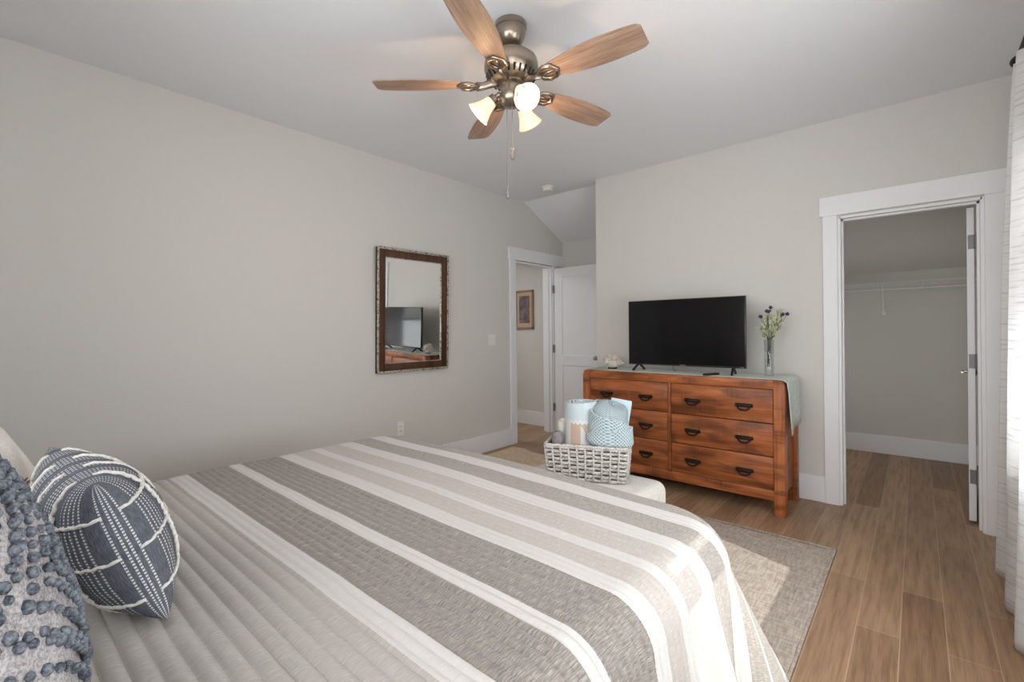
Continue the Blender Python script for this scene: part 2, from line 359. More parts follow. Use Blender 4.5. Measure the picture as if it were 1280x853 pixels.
# ------------------------------------------------------------------ mesh helpers
class MB:
    def __init__(s): s.b = bmesh.new(); s.uv = s.b.loops.layers.uv.new('UVMap')
    def box(s, x0, x1, y0, y1, z0, z1, bev=0, mtx=None, seg=2):
        r = bmesh.ops.create_cube(s.b, size=1)
        vs = r['verts']
        for v in vs:
            v.co = Vector(((v.co.x + .5) * (x1 - x0) + x0, (v.co.y + .5) * (y1 - y0) + y0, (v.co.z + .5) * (z1 - z0) + z0))
        if bev:
            es = list({e for v in vs for e in v.link_edges})
            q = bmesh.ops.bevel(s.b, geom=es, offset=bev, segments=seg, profile=.5, affect='EDGES')
            vs = list({v for f in q['faces'] for v in f.verts} | {v for v in vs if v.is_valid})
        if mtx:
            for v in vs: v.co = mtx @ v.co
        return vs
    def tube(s, pts, r, n=8, cap=True, closed=False, flat=None):
        """tube along points; r number or list; flat=(a,b) elliptical multipliers"""
        P = [Vector(p) for p in pts]; N = len(P); R = r if isinstance(r, (list, tuple)) else [r] * N
        rings = []; prev = None
        for i, p in enumerate(P):
            if closed: t = (P[(i + 1) % N] - P[i - 1])
            else: t = (P[min(i + 1, N - 1)] - P[max(i - 1, 0)])
            t = t.normalized() if t.length > 1e-9 else Vector((0, 0, 1))
            if prev is None:
                a = Vector((0, 0, 1)) if abs(t.z) < .9 else Vector((1, 0, 0))
                nx = t.cross(a).normalized()
            else:
                nx = prev - t * prev.dot(t)
                nx = nx.normalized() if nx.length > 1e-6 else t.orthogonal().normalized()
            prev = nx; ny = t.cross(nx)
            fa, fb = flat or (1, 1)
            rings.append([s.b.verts.new(p + nx * math.cos(k * 2 * PI / n) * R[i] * fa + ny * math.sin(k * 2 * PI / n) * R[i] * fb) for k in range(n)])
        for i in range(N if closed else N - 1):
            a, c = rings[i], rings[(i + 1) % N]
            for k in range(n):
                s.b.faces.new((a[k], a[(k + 1) % n], c[(k + 1) % n], c[k]))
        if cap and not closed:
            s.b.faces.new(rings[0][::-1]); s.b.faces.new(rings[-1])
    def lathe(s, prof, n=32, mtx=None, cap0=True, cap1=True):
        rings = []
        for (r, z) in prof:
            ring = [Vector((r * math.cos(k * 2 * PI / n), r * math.sin(k * 2 * PI / n), z)) for k in range(n)]
            rings.append([s.b.verts.new(mtx @ v if mtx else v) for v in ring])
        for a, c in zip(rings, rings[1:]):
            for k in range(n): s.b.faces.new((a[k], a[(k + 1) % n], c[(k + 1) % n], c[k]))
        if cap0: s.b.faces.new(rings[0][::-1])
        if cap1: s.b.faces.new(rings[-1])
    def prism(s, poly, z0, z1, mtx=None):
        lo = [Vector((x, y, z0)) for x, y in poly]; hi = [Vector((x, y, z1)) for x, y in poly]
        if mtx: lo = [mtx @ v for v in lo]; hi = [mtx @ v for v in hi]
        lo = [s.b.verts.new(v) for v in lo]; hi = [s.b.verts.new(v) for v in hi]; n = len(poly)
        s.b.faces.new(lo[::-1]); s.b.faces.new(hi)
        for i in range(n): s.b.faces.new((lo[i], lo[(i + 1) % n], hi[(i + 1) % n], hi[i]))
    def grid(s, nu, nv, fn, uvf=None, closed_u=False):
        V = [[s.b.verts.new(fn(i, j)) for j in range(nv)] for i in range(nu)]
        for i in range(nu if closed_u else nu - 1):
            for j in range(nv - 1):
                i2 = (i + 1) % nu
                f = s.b.faces.new((V[i][j], V[i2][j], V[i2][j + 1], V[i][j + 1]))
                if uvf:
                    for l, (a, c) in zip(f.loops, ((i, j), (i + 1, j), (i + 1, j + 1), (i, j + 1))): l[s.uv].uv = uvf(a, c)
        return V
    def ball(s, c, r, sub=1, sq=(1, 1, 1)):
        q = bmesh.ops.create_icosphere(s.b, subdivisions=sub, radius=r)
        for v in q['verts']: v.co = Vector((v.co.x * sq[0], v.co.y * sq[1], v.co.z * sq[2])) + Vector(c)
    def build(s, name, mat, parent=None, smooth=False, loc=None, fix=True):
        if fix: bmesh.ops.recalc_face_normals(s.b, faces=s.b.faces)
        me = bpy.data.meshes.new(name); s.b.to_mesh(me); s.b.free()
        if smooth:
            for p in me.polygons: p.use_smooth = True
        if isinstance(smooth, float):
            try: me.set_sharp_from_angle(angle=smooth)
            except Exception: pass
        me.materials.append(M[mat] if isinstance(mat, str) else mat)
        o = bpy.data.objects.new(name, me); COL.objects.link(o)
        if parent: o.parent = parent
        if loc: o.location = loc
        return o
def empty(name, loc, rz=0, label=None, cat=None, group=None, kind=None):
    o = bpy.data.objects.new(name, None); COL.objects.link(o); o.location = loc; o.rotation_euler.z = rz; o.empty_display_size = .1
    return tag(o, label, cat, group, kind)
def tag(o, label=None, cat=None, group=None, kind=None):
    if label: o['label'] = label
    if cat: o['category'] = cat
    if group: o['group'] = group
    if kind: o['kind'] = kind
    return o
def struct(o, label=None): return tag(o, label, None, None, 'structure')
def solidify(o, t, off=-1):
    md = o.modifiers.new('thick', 'SOLIDIFY'); md.thickness = t; md.offset = off
def subsurf(o, n=1):
    md = o.modifiers.new('sub', 'SUBSURF'); md.levels = n; md.render_levels = n
SM = math.radians(40)

# ------------------------------------------------------------------ the room shell
XL, XR, YB, YH, H = -3.401, .434, 4.008, -.60, 2.74
XA, YE, YS = -2.38, 4.902, 4.138            # alcove: side wall x, end wall y, start of the slope
YC, YP = 5.92, 4.877                        # closet back wall, hall wall

b = MB(); b.box(-5.6, .66, -.8, 6.1, -.08, 0); struct(b.build('floor', 'floor'))
# flat ceiling
b = MB(); b.box(-3.53, .60, -.75, YS, H, H + .08); struct(b.build('ceiling', 'ceiling'))
# sloped ceiling of the door alcove
def slope(x0, x1, y0, z0, y1, z1):
    b = MB(); mt = Matrix(((0, 0, 1, 0), (1, 0, 0, 0), (0, 1, 0, 0), (0, 0, 0, 1)))
    b.prism([(y0, z0), (y1, z1), (y1, z1 + .6), (y0, z0 + .08)], x0, x1, mt); return b
struct(slope(XL, XA, YS, H, YE + .0, 2.372).build('ceiling_alcove', 'ceiling'))
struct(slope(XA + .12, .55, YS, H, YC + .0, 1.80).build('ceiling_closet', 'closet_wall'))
# left wall with the hall door opening
DY0, DY1, DZ = 3.966, 4.660, 2.055
b = MB()
b.box(XL - .12, XL, -.75, DY0, 0, H); b.box(XL - .12, XL, DY0, DY1, DZ, H); b.box(XL - .12, XL, DY1, YE + .12, 0, H)
struct(b.build('wall_left', 'wall'))
# back wall with the closet opening
CX0, CX1, CZ = -.412, .304, 2.05
b = MB()
b.box(XA, CX0, YB, YB + .12, 0, H); b.box(CX0, CX1, YB, YB + .12, CZ, H); b.box(CX1, XR + .16, YB, YB + .12, 0, H)
b.box(XA, XA + .12, YB + .12, YE + .12, 0, H)
struct(b.build('wall_back', 'wall'))
b = MB(); b.box(XL, XA, YE, YE + .12, 0, H); struct(b.build('wall_alcove', 'wall'))
# right wall with the window
WY0, WY1, WZ0, WZ1 = .80, 2.95, .69, 2.02
b = MB()
b.box(XR, XR + .16, -.75, WY0, 0, H); b.box(XR, XR + .16, WY1, YB, 0, H)
b.box(XR, XR + .16, WY0, WY1, 0, WZ0); b.box(XR, XR + .16, WY0, WY1, WZ1, H)
struct(b.build('wall_right', 'wall'))
b = MB(); b.box(XL, XR, YH - .15, YH, 0, .8); b.box(XL, XR, YH - .15, YH, 2.1, H)
for x0, x1 in ((XL, -1.95), (.35, XR)): b.box(x0, x1, YH - .15, YH, .8, 2.1)
struct(b.build('wall_head', 'wall'))
# closet walls
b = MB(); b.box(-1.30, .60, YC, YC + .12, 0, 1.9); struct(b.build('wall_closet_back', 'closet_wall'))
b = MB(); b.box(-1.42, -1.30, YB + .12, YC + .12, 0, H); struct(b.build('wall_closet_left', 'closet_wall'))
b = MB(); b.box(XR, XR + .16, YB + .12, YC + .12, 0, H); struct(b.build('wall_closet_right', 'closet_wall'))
# hallway beyond the door
b = MB(); b.box(-5.5, XL - .12, YP, YP + .12, 0, 2.44); struct(b.build('wall_hall_end', 'wall'))
b = MB(); b.box(-5.6, -5.48, 2.4, YP, 0, 2.44); struct(b.build('wall_hall_far', 'wall'))
b = MB(); b.box(-5.5, XL - .12, 2.3, 2.42, 0, 2.44); struct(b.build('wall_hall_near', 'wall'))
b = MB(); b.box(-5.6, XL - .12, 2.3, YP + .12, 2.44, 2.5); struct(b.build('ceiling_hall', 'ceiling'))
area('fill_hall', (-4.5, 3.5, 2.40), (0, 0, -1), .5, .5, 13, (1, .985, .965))  # bare area light added to brighten the hall, no fixture modelled

# baseboards
def baseboard(name, pts, h=.185, t=.016):
    b = MB()
    for (x0, x1, y0, y1) in pts:
        b.box(x0, x1, y0, y1, 0, h, .003)
    return struct(b.build(name, 'trim'))
baseboard('baseboard_left', [(XL, XL + .016, YH, DY0 - .10)])
baseboard('baseboard_back', [(XA, CX0 - .095, YB - .016, YB)])
baseboard('baseboard_right', [(XR - .016, XR, YH, YB)])
baseboard('baseboard_closet', [(-1.30, XR, YC - .016, YC), (XR - .016, XR, YB + .12, YC - .016)], .178)
baseboard('baseboard_hall', [(-5.48, XL - .12, YP - .016, YP)], .178)

# door casings and jambs
def casing_closet():
    b = MB()
    b.box(-.507, CX0 - .008, YB - .02, YB, 0, 2.055, .002); b.box(CX1 + .008, .400, YB - .02, YB, 0, 2.055, .002)
    b.box(-.525, .418, YB - .026, YB, 2.055, 2.192, .002)
    # jamb lining
    b.box(CX0 - .008, CX0 + .010, YB - .005, YB + .125, 0, 2.045, .001); b.box(CX1 - .010, CX1 + .008, YB - .005, YB + .125, 0, 2.045, .001)
    b.box(CX0, CX1, YB - .005, YB + .125, 2.030, 2.048, .001)
    b.box(CX0 + .010, CX0 + .022, YB + .04, YB + .08, 0, 2.03); b.box(CX1 - .022, CX1 - .010, YB + .04, YB + .08, 0, 2.03)
    b.box(CX0 + .01, CX1 - .01, YB + .04, YB + .08, 2.018, 2.03)
    return b
struct(casing_closet().build('trim_1', 'trim'))
b = MB()
b.box(XL, XL + .02, DY0 - .10, DY0 - .006, 0, 2.055, .002); b.box(XL, XL + .02, DY1 + .01, DY1 + .105, 0, 2.055, .002)
b.box(XL, XL + .024, DY0 - .115, YE - .002, 2.055, 2.192, .002)
b.box(XL - .125, XL + .004, DY0 - .006, DY0 + .012, 0, 2.045); b.box(XL - .125, XL + .004, DY1 - .012, DY1 + .010, 0, 2.045)
b.box(XL - .125, XL + .004, DY0, DY1, 2.030, 2.048)
b.box(XL - .07, XL - .035, DY1 - .026, DY1 - .012, 0, 2.03); b.box(XL - .07, XL - .035, DY0 + .012, DY0 + .026, 0, 2.03)
b.box(XL - .145, XL - .12, DY0 - .10, DY0 - .006, 0, 2.055); b.box(XL - .145, XL - .12, DY1 + .01, DY1 + .105, 0, 2.055); b.box(XL - .147, XL - .12, DY0 - .11, DY1 + .115, 2.055, 2.19)
struct(b.build('trim_2', 'trim'))

# ---- doors: local x along the leaf from the hinge, y thickness, panels recessed
def door_leaf(name, w, h, loc, rz, panels, label):
    root = empty(name, loc, rz); struct(root, label)
    t = .035; st = .115
    b = MB()
    b.box(0, st, -t / 2, t / 2, .012, h, .0015); b.box(w - st, w, -t / 2, t / 2, .012, h, .0015)
    zs = [.012] + [z for p in panels for z in p] + [h]
    for k in range(0, len(zs), 2): b.box(st, w - st, -t / 2, t / 2, zs[k], zs[k + 1], .001)
    for z0, z1 in panels: b.box(st - .005, w - st + .005, -t / 2 + .010, t / 2 - .010, z0 - .005, z1 + .005)
    b.build('door_panel', 'trim', root)
    return root
d1 = door_leaf('door_1', .66, 2.02, (XL + .028, 4.690, 0), 0, [(.20, .835), (.955, 1.905)], 'white two panel door swung open in the alcove')
for z in (.314, 1.034, 1.766):
    b = MB(); b.box(-.012, .004, -.0375, -.0165, z - .045, z + .045, .001); b.tube([(-.006, -.026, z - .05), (-.006, -.026, z + .05)], .006, 8)
    b.build('hinge', 'steel', d1)
b = MB(); mt = Matrix.Rotation(PI / 2, 4, 'X')
b.lathe([(.028, .0), (.028, .006), (.010, .008), (.010, .03), (.024, .036), (.027, .05), (.020, .062), (.004, .065)], 20, Matrix.Translation((.60, -.0175, .935)) @ mt)
b.build('door_knob', 'nickel', d1, SM)
d2 = door_leaf('door_2', .69, 2.02, (.262, 4.178, 0), PI / 2 - .068, [(.20, .835), (.955, 1.905)], 'white closet door swung open into the closet')
for z in (.295, 1.036, 1.80):
    b = MB(); b.box(-.0022, 0, -.0175, .012, z - .045, z + .045, .0006); b.box(-.045, -.0022, -.026, -.0225, z - .045, z + .045, .0006)
    b.tube([(-.006, -.021, z - .047), (-.006, -.021, z + .047)], .0055, 8)
    for dz in (-.028, 0, .028): b.lathe([(.0035, 0), (.0035, .001)], 10, Matrix.Translation((-.0024, .003 if dz else -.008, z + dz)) @ Matrix.Rotation(-PI / 2, 4, 'Y'))
    b.build('hinge', 'steel', d2)
for s in (1, -1):
    b = MB()
    b.lathe([(.026, 0), (.026, .006), (.012, .009), (.010, .035)], 20, Matrix.Translation((.625, .0175 * s, .925)) @ Matrix.Rotation(-PI / 2 * s, 4, 'X'))
    b.tube([(.625, .05 * s, .925), (.60, .053 * s, .925), (.52, .052 * s, .925)], .0075, 10)
    b.tube([(.625, .018 * s, .925), (.625, .054 * s, .925)], .010, 10)
    b.build('door_handle', 'nickel', d2, SM)

# ---- window of the right wall
wn = empty('window_1', (XR, (WY0 + WY1) / 2, WZ0)); struct(wn, 'window of the right wall behind the white curtain')
b = MB(); x0 = XR + .05; x1 = XR + .11
def wbox(b, xa, xb, ya, yb, za, zb, bev=.002):
    b.box(xa - XR, xb - XR, ya - (WY0 + WY1) / 2, yb - (WY0 + WY1) / 2, za - WZ0, zb - WZ0, bev)
wbox(b, x0, x1, WY0, WY0 + .04, WZ0, WZ1); wbox(b, x0, x1, WY1 - .04, WY1, WZ0, WZ1)
wbox(b, x0, x1, WY0, WY1, WZ0, WZ0 + .035); wbox(b, x0, x1, WY0, WY1, WZ1 - .04, WZ1); wbox(b, x0, x1, WY0, WY1, 1.285, 1.345)
b.build('window_frame', 'trim', wn)
b = MB(); wbox(b, XR + .078, XR + .082, WY0 + .03, WY1 - .03, WZ0 + .03, WZ1 - .03, 0); b.build('pane', 'pane', wn)
b = MB(); wbox(b, XR - .035, XR + .05, WY0 - .05, WY1 + .05, WZ0 - .03, WZ0, .004); wbox(b, XR - .018, XR, WY0 - .03, WY1 + .03, WZ0 - .12, WZ0 - .03); b.build('window_sill', 'trim', wn)
b = MB()
wbox(b, XR - .018, XR, WY0 - .10, WY0, WZ0, WZ1 + .02); wbox(b, XR - .018, XR, WY1, WY1 + .10, WZ0, WZ1 + .02); wbox(b, XR - .022, XR, WY0 - .12, WY1 + .12, WZ1, WZ1 + .13)
b.build('window_casing', 'trim', wn)
# unseen window added to go with the fill light beside the camera, its blind lowered
w3 = empty('window_added_3', (XR, -.05, .80)); struct(w3, 'added unseen window of the right wall with its blind lowered')
b = MB()
for y0, y1, z0, z1 in ((-.53, -.45, -.05, 1.38), (.45, .53, -.05, 1.38), (-.53, .53, 1.30, 1.38), (-.53, .53, -.05, 0)): b.box(-.018, 0, y0, y1, z0, z1, .002)
b.build('window_frame', 'trim', w3)
b = MB()
for k in range(43): b.box(-.012, -.006, -.45, .45, .002 + k * .030, .0305 + k * .030, .001)
b.build('window_blind', 'white_plastic', w3)
# unseen window added behind the head fill light; its blind blocks stray sun
w2 = empty('window_added_2', (-.80, YH, .80)); struct(w2, 'added unseen window of the head wall with its blind lowered')
b = MB()
for x0, x1, z0, z1 in ((-1.15, -1.10, 0, 1.3), (1.10, 1.15, 0, 1.3), (-1.15, 1.15, 0, .05), (-1.15, 1.15, 1.25, 1.3), (-.02, .02, 0, 1.3)): b.box(x0, x1, -.13, -.09, z0, z1, .002)
b.build('window_frame', 'trim', w2)
b = MB()
for k in range(43): b.box(-1.10, 1.10, -.085, -.079, .012 + k * .030, .0405 + k * .030, .001)
b.build('window_blind', 'white_plastic', w2)
# cellular blind lowered over the upper sash
b = MB()
n = 22; z = 1.375
pts = [(XR + .030 + (.008 if k % 2 else -.008), 1.354 + k * .03) for k in range(n)]
for (xa, za), (xb, zb) in zip(pts, pts[1:]):
    if zb > WZ1: break
    vs = [b.b.verts.new(Vector(p)) for p in ((xa - XR, -1.03, za - WZ0), (xa - XR, 1.03, za - WZ0), (xb - XR, 1.03, zb - WZ0), (xb - XR, -1.03, zb - WZ0))]
    b.b.faces.new(vs)
o = b.build('window_blind', 'blind', wn); solidify(o, .002)

# ------------------------------------------------------------------ curtain
def curtain(name, ya0, yb0, ya1, yb1, label, folds, ztop=2.36, amp=.035, xc0=.335, xc1=.325, phase=0.):
    nu, nv = 200, 60
    def fn(i, j):
        u = i / (nu - 1); v = j / (nv - 1)       # v: 0 top, 1 bottom
        z = ztop + (.012 - ztop) * v
        ya = ya0 + (ya1 - ya0) * v ** .75; yb = yb0 + (yb1 - yb0) * v ** .75
        y = ya + (yb - ya) * u
        a = amp * (.6 + .7 * v)
        ph = (u ** .9) * folds * 2 * PI + phase + .5 * math.sin(v * 2.2 + u * 5)
        x = xc0 + (xc1 - xc0) * v + a * math.sin(ph) + .006 * math.sin(ph * 2.3 + v * 4)
        y += .35 * a * math.cos(ph)
        return Vector((x, y, z))
    b = MB(); b.grid(nu, nv, fn, lambda i, j: (i / nu * 1.4, 2.35 * (1 - j / nv)))
    o = b.build(name, 'curtain', None, True); solidify(o, .002)
    return tag(o, label, 'curtain')
curtain('curtain', 2.87, 2.50, 3.36, 2.47, 'white slub curtain panel hanging at the right edge, beside the closet door', 2.4, phase=-1.6)
r = empty('curtain_rod', (.335, 1.6, 2.395), 0, 'dark curtain rod with finial above the white curtain', 'curtain rod')
b = MB(); b.tube([(0, -1.35, 0), (0, 1.30, 0)], .0125, 12); b.build('rod', 'dark_metal', r, SM)
for s in (-1, 1):
    b = MB(); b.lathe([(.013, 0), (.018, .005), (.013, .012), (.024, .024), (.026, .036), (.018, .05), (.004, .056)], 16, Matrix.Translation((0, 1.30 if s > 0 else -1.35, 0)) @ Matrix.Rotation(-PI / 2 * s, 4, 'X')); b.build('finial', 'dark_metal', r, SM)
    b = MB(); b.tube([(.098, 1.18 * s, .0), (.01, 1.18 * s, 0)], .007, 8); b.box(.088, .098, 1.18 * s - .02, 1.18 * s + .02, -.04, .04, .002); b.build('bracket', 'dark_metal', r)

# ------------------------------------------------------------------ bed
BX0, BX1, BY0, BY1, BZ = -2.44, -.435, -.44, 1.69, .66
bed = empty('bed', ((BX0 + BX1) / 2, .6, 0), 0, 'king bed base and mattress under the striped quilt', 'bed')
ox, oy = (BX0 + BX1) / 2, .6
b = MB(); b.box(BX0 + .10 - ox, BX1 - .10 - ox, BY0 - oy, BY1 - .12 - oy, .36, .606, .06, seg=4); b.build('mattress', 'sheet', bed, SM)
def skirt(i, j):
    P = [(BX0 + .09, BY0), (BX0 + .09, BY1 - .11), (BX1 - .09, BY1 - .11), (BX1 - .09, BY0)]
    u = i / 240 * 3; k = min(int(u), 2); f = u - k
    x = P[k][0] + (P[k + 1][0] - P[k][0]) * f; y = P[k][1] + (P[k + 1][1] - P[k][1]) * f
    a = .006 * math.sin(i * 1.4) * (j / 6)
    nx, ny = ((-1, 0), (0, 1), (1, 0))[k]
    return Vector((x + nx * a - ox, y + ny * a - oy, .37 - .35 * j / 6))
b = MB(); b.grid(241, 7, skirt); o = b.build('bed_skirt', 'bedskirt', bed, True); solidify(o, .003)
b = MB(); b.box(BX0 + .12 - ox, BX1 - .12 - ox, BY0 + .01 - oy, BY1 - .14 - oy, .10, .36, .01); b.build('box_base', 'bedskirt', bed)
for lx in (BX0 + .15, BX1 - .15):
    for ly in (BY0 + .12, BY1 - .2):
        b = MB(); b.tube([(lx - ox, ly - oy, .10), (lx - ox, ly - oy, .0115 if lx > -2 else 0)], [.03, .024], 12); b.build('leg', 'dark_metal', bed, SM)
b = MB(); b.box(BX0 - .02 - ox, BX1 + .02 - ox, BY0 - .10 - oy, BY0 - .02 - oy, .0, 1.12, .02, seg=3); b.build('headboard', 'bench', bed, SM)

# quilt: flat cloth coordinates (X, Y) laid over a rounded slab; the overhang falls and flares
def quilt():
    R = .115                                  # bend radius of the top edge
    OX, OY, OL = .66, .42, .50               # overhang right, foot, left
    CR = .13                                  # plan radius at the corners
    x_in0, x_in1, y_in1 = BX0 + R + CR, BX1 - R - CR, BY1 - R - CR
    def ridge(Y, X):
        if Y < .505: ph = (Y - .505) / .037
        else: ph = (Y - .505) / .0262
        s = abs(math.sin(PI * ph))
        a = .0080 if Y < .505 else (.0050 if Y < .95 else .0030)
        return a * (s ** .5) - a * .7
    def pos(X, Y):
        dx = max(X - x_in1, 0) - max(x_in0 - X, 0); dy = max(Y - y_in1, 0)
        d = math.hypot(dx, dy)
        bx = min(max(X, x_in0), x_in1); by = min(Y, y_in1)
        wob = .005 * noise.noise(Vector((X * 2.1, Y * 2.2, 0))) + .0022 * noise.noise(Vector((X * 6, Y * 5, 3)))
        if d < 1e-9: return Vector((bx, by, BZ)), Vector((0, 0, 1)), wob
        n = Vector((dx / d, dy / d, 0)); e = d - CR
        if e <= 0: return Vector((bx, by, BZ)) + n * d, Vector((0, 0, 1)), wob
        arc = R * PI / 2
        if e < arc:
            t = e / R; hor = CR + R * math.sin(t); z = BZ - R * (1 - math.cos(t)); nr = n * math.sin(t) + Vector((0, 0, math.cos(t))); fall = 0
        else:
            fall = e - arc; hor = CR + R; z = BZ - R - fall; nr = n.copy()
        # perimeter coordinate for the folds
        ang = math.atan2(dy, abs(dx)) if dx >= 0 else 0
        per = by + ang * .35 + (0 if dy < 1e-6 else (x_in1 - bx))
        s = min(fall / .45, 1.3)
        flare = s * (.015 + .075 * math.cos(ang) + .120 * math.sin(min(ang * 2, PI)) if dx > 0 else (.015 if dy > 0 else .05))
        fold = min(max(fall - .05, 0) / .40, 1.3) * (.044 * math.sin(per * 15.5 + .9) + .018 * math.sin(per * 33 + 1.3))
        if dy > 0: fold *= max(0, math.cos(ang)) if dx > 0 else 0.
        if dx < 0: fold *= .5
        p = Vector((bx, by, z)) + n * (hor + flare + fold)
        # tangential sway
        return p, nr, wob * (1 if e < arc else .6)
    def sag(X, Y):
        a = min(1, max(0, (X + 1.35) / .85)); c = min(1, max(0, (Y - .7) / .9)); a = a * a * (3 - 2 * a); c = c * c * (3 - 2 * c)
        return -.024 * a * c
    arc = R * PI / 2
    X0 = x_in0 - CR - arc - OL; X1 = x_in1 + CR + arc + OX - .085; Y0 = -.02; Y1 = y_in1 + CR + arc + OY
    nx = int((X1 - X0) / .016); ny = int((Y1 - Y0) / .0033)
    b = MB()
    def fn(i, j):
        X = X0 + (X1 - X0) * i / (nx - 1); Y = Y0 + (Y1 - Y0) * j / (ny - 1)
        p, n, wb = pos(X, Y)
        q = p + n * (ridge(Y, X) + wb + .004); q.z += sag(X, Y)
        if q.z < .022: q.z = .022
        return q
    # shift of stripe coordinate: arc length is kept, so V equals the flat Y
    off = 0
    b.grid(nx, ny, fn, lambda i, j: (X0 + (X1 - X0) * i / (nx - 1), Y0 + (Y1 - Y0) * j / (ny - 1)))
    o = b.build('quilt', 'quilt', None, True, fix=False); solidify(o, .009)
    return tag(o, 'quilted coverlet with taupe, beige and white stripes on the bed', 'quilt')
q = quilt()

# pillows
def psurf(w, h, t, u, v, side, pin=.06, ex=2.5, lift=0.):
    pr = (max(0, 1 - abs(u) ** ex) * max(0, 1 - abs(v) ** ex)) ** .53
    return Vector((u * w / 2 * (1 - pin * (1 - v * v)), side * (t / 2 * pr + lift), v * h / 2 * (1 - pin * (1 - u * u))))
def pillow(name, w, h, t, mat, parent=None, pin=.06, n=48, ex=2.5):
    b = MB()
    cs = lambda i: math.copysign(1 - (1 - abs(i / (n - 1) * 2 - 1)) ** 1.3, i / (n - 1) * 2 - 1)
    def arc(horiz):
        out = [0]; last = None
        for i in range(n):
            p = psurf(w, h, t, cs(i) if horiz else 0, 0 if horiz else cs(i), 1, pin, ex)
            if last is not None: out.append(out[-1] + (p - last).length)
            last = p
        return out
    AU, AV = arc(True), arc(False)
    def surf(side):
        def fn(i, j):
            u, v = cs(i), cs(j); q = psurf(w, h, t, u, v, side, pin, ex)
            pr = (1 - u * u) * (1 - v * v)
            q.y += side * .010 * noise.noise(Vector((u * 2.5 + t * 9, v * 2.5, side * 5))) * min(1, pr * 2)
            return q
        return fn
    uv = lambda i, j: (AU[min(i, n - 1)], AV[min(j, n - 1)])
    b.grid(n, n, surf(1), uv); b.grid(n, n, surf(-1), uv)
    bmesh.ops.remove_doubles(b.b, verts=b.b.verts, dist=1e-5)
    # piped seam
    o = b.build(name, mat, parent, True)
    return o

# lumbar cushion, indigo, yarn grid
LW_, LH_, LT_ = .49, .325, .205
lum = empty('lumbar_cushion', (-1.398, .183, .832), 0, 'slate blue lumbar cushion with white stitched grid lines', 'cushion')
lum.rotation_euler = (math.radians(20), 0, math.radians(3))
pillow('cushion_cover', LW_, LH_, LT_, 'indigo', lum, .05)
b = MB()
for side in (1, -1):
    for u0 in (-.72, -.28, .16, .60):
        b.tube([psurf(LW_, LH_, LT_, u0 + .02 * math.sin(k * 1.9), -0.99 + 1.98 * k / 60, side, .05, lift=.0015) for k in range(61)], [.0036 + .0012 * (k % 2) for k in range(61)], 6)
    for v0 in (-.62, .0, .58):
        b.tube([psurf(LW_, LH_, LT_, -.99 + 1.98 * k / 90, v0 + .01 * math.sin(k * 1.7), side, .05, lift=.0015) for k in range(91)], [.0028 + .0012 * (k % 2) for k in range(91)], 6)
tag(b.build('yarn_grid', 'white_yarn', lum, True), 'raised white yarn lines')

# bobble knit cushion
KW, KT = .52, .24
kn = empty('knit_cushion', (-.955, -.050, .935), 0, 'grey heather cushion with rows of slate knit bobbles, nearest the camera', 'cushion')
kn.rotation_euler = (math.radians(17), 0, math.radians(4))
pillow('cushion_cover', KW, KW, KT, 'heather', kn, .05)
b = MB()
rng = random.Random(3)
for side in (1,):
    for ring in range(1, 12):                  # nested diamonds from the middle out
        d = ring * .165
        steps = max(4, int(d * 1.41 * KW / 2 / .0175))
        for q4 in range(4):
            for k in range(steps):
                f = k / steps
                a = [(d * (1 - f), d * f), (-d * f, d * (1 - f)), (-d * (1 - f), -d * f), (d * f, -d * (1 - f))][q4]
                if abs(a[0]) > .965 or abs(a[1]) > .965: continue
                for dd in ((0,) if ring % 3 else (-.022, .022)):
                    p = psurf(KW, KW, KT, a[0] + dd + rng.uniform(-.008, .008), a[1] + rng.uniform(-.008, .008), side, .05, lift=.003)
                    b.ball(p, rng.uniform(.0062, .0095), 1, (1, .85, 1))
tag(b.build('bobble_rows', 'bobble', kn, True), 'slate knit bobbles in nested diamonds')

# ivory cushion behind
iv = empty('ivory_cushion', (-1.83, .000, .885), 0, 'ivory cushion with rust stitched corner, behind the slate blue lumbar cushion', 'cushion')
iv.rotation_euler = (math.radians(24), 0, math.radians(0))
pillow('cushion_cover', .50, .50, .19, 'white_fur', iv, .04)
b = MB()
for k in range(9):
    for j in range(3):
        u = .62 + j * .10; v = -.05 - k * .035 - j * .05
        p0 = psurf(.50, .50, .19, u, v, 1, .04, lift=.002); p1 = psurf(.50, .50, .19, u + .06, v, 1, .04, lift=.002)
        b.tube([p0, p1], .002, 5)
b.build('rust_stitching', 'rust', iv)
b = MB()
for k in range(70):
    v = -.9 + 1.8 * k / 69
    p = psurf(.50, .50, .19, .985, v, 1, .04)
    b.tube([p, p + Vector((.018, rng.uniform(0, .01), rng.uniform(-.006, .006))), p + Vector((.032, rng.uniform(-.01, .012), rng.uniform(-.015, .004)))], .0022, 5)
b.build('side_fringe', 'brown_fringe', iv)
# sleeping pillows standing against the headboard
for k, x in enumerate((-2.02, -1.02)):
    p = empty('bed_pillow', (x, -.300, .905), 0, ['white bed pillow standing behind the ivory cushion', 'white bed pillow standing behind the knit cushion'][k], 'pillow', 'white bed pillows against the headboard')
    p.rotation_euler = (math.radians(20), 0, 0)
    pillow('pillow_cover', .68, .50, .17, 'sheet', p, .04, n=28)

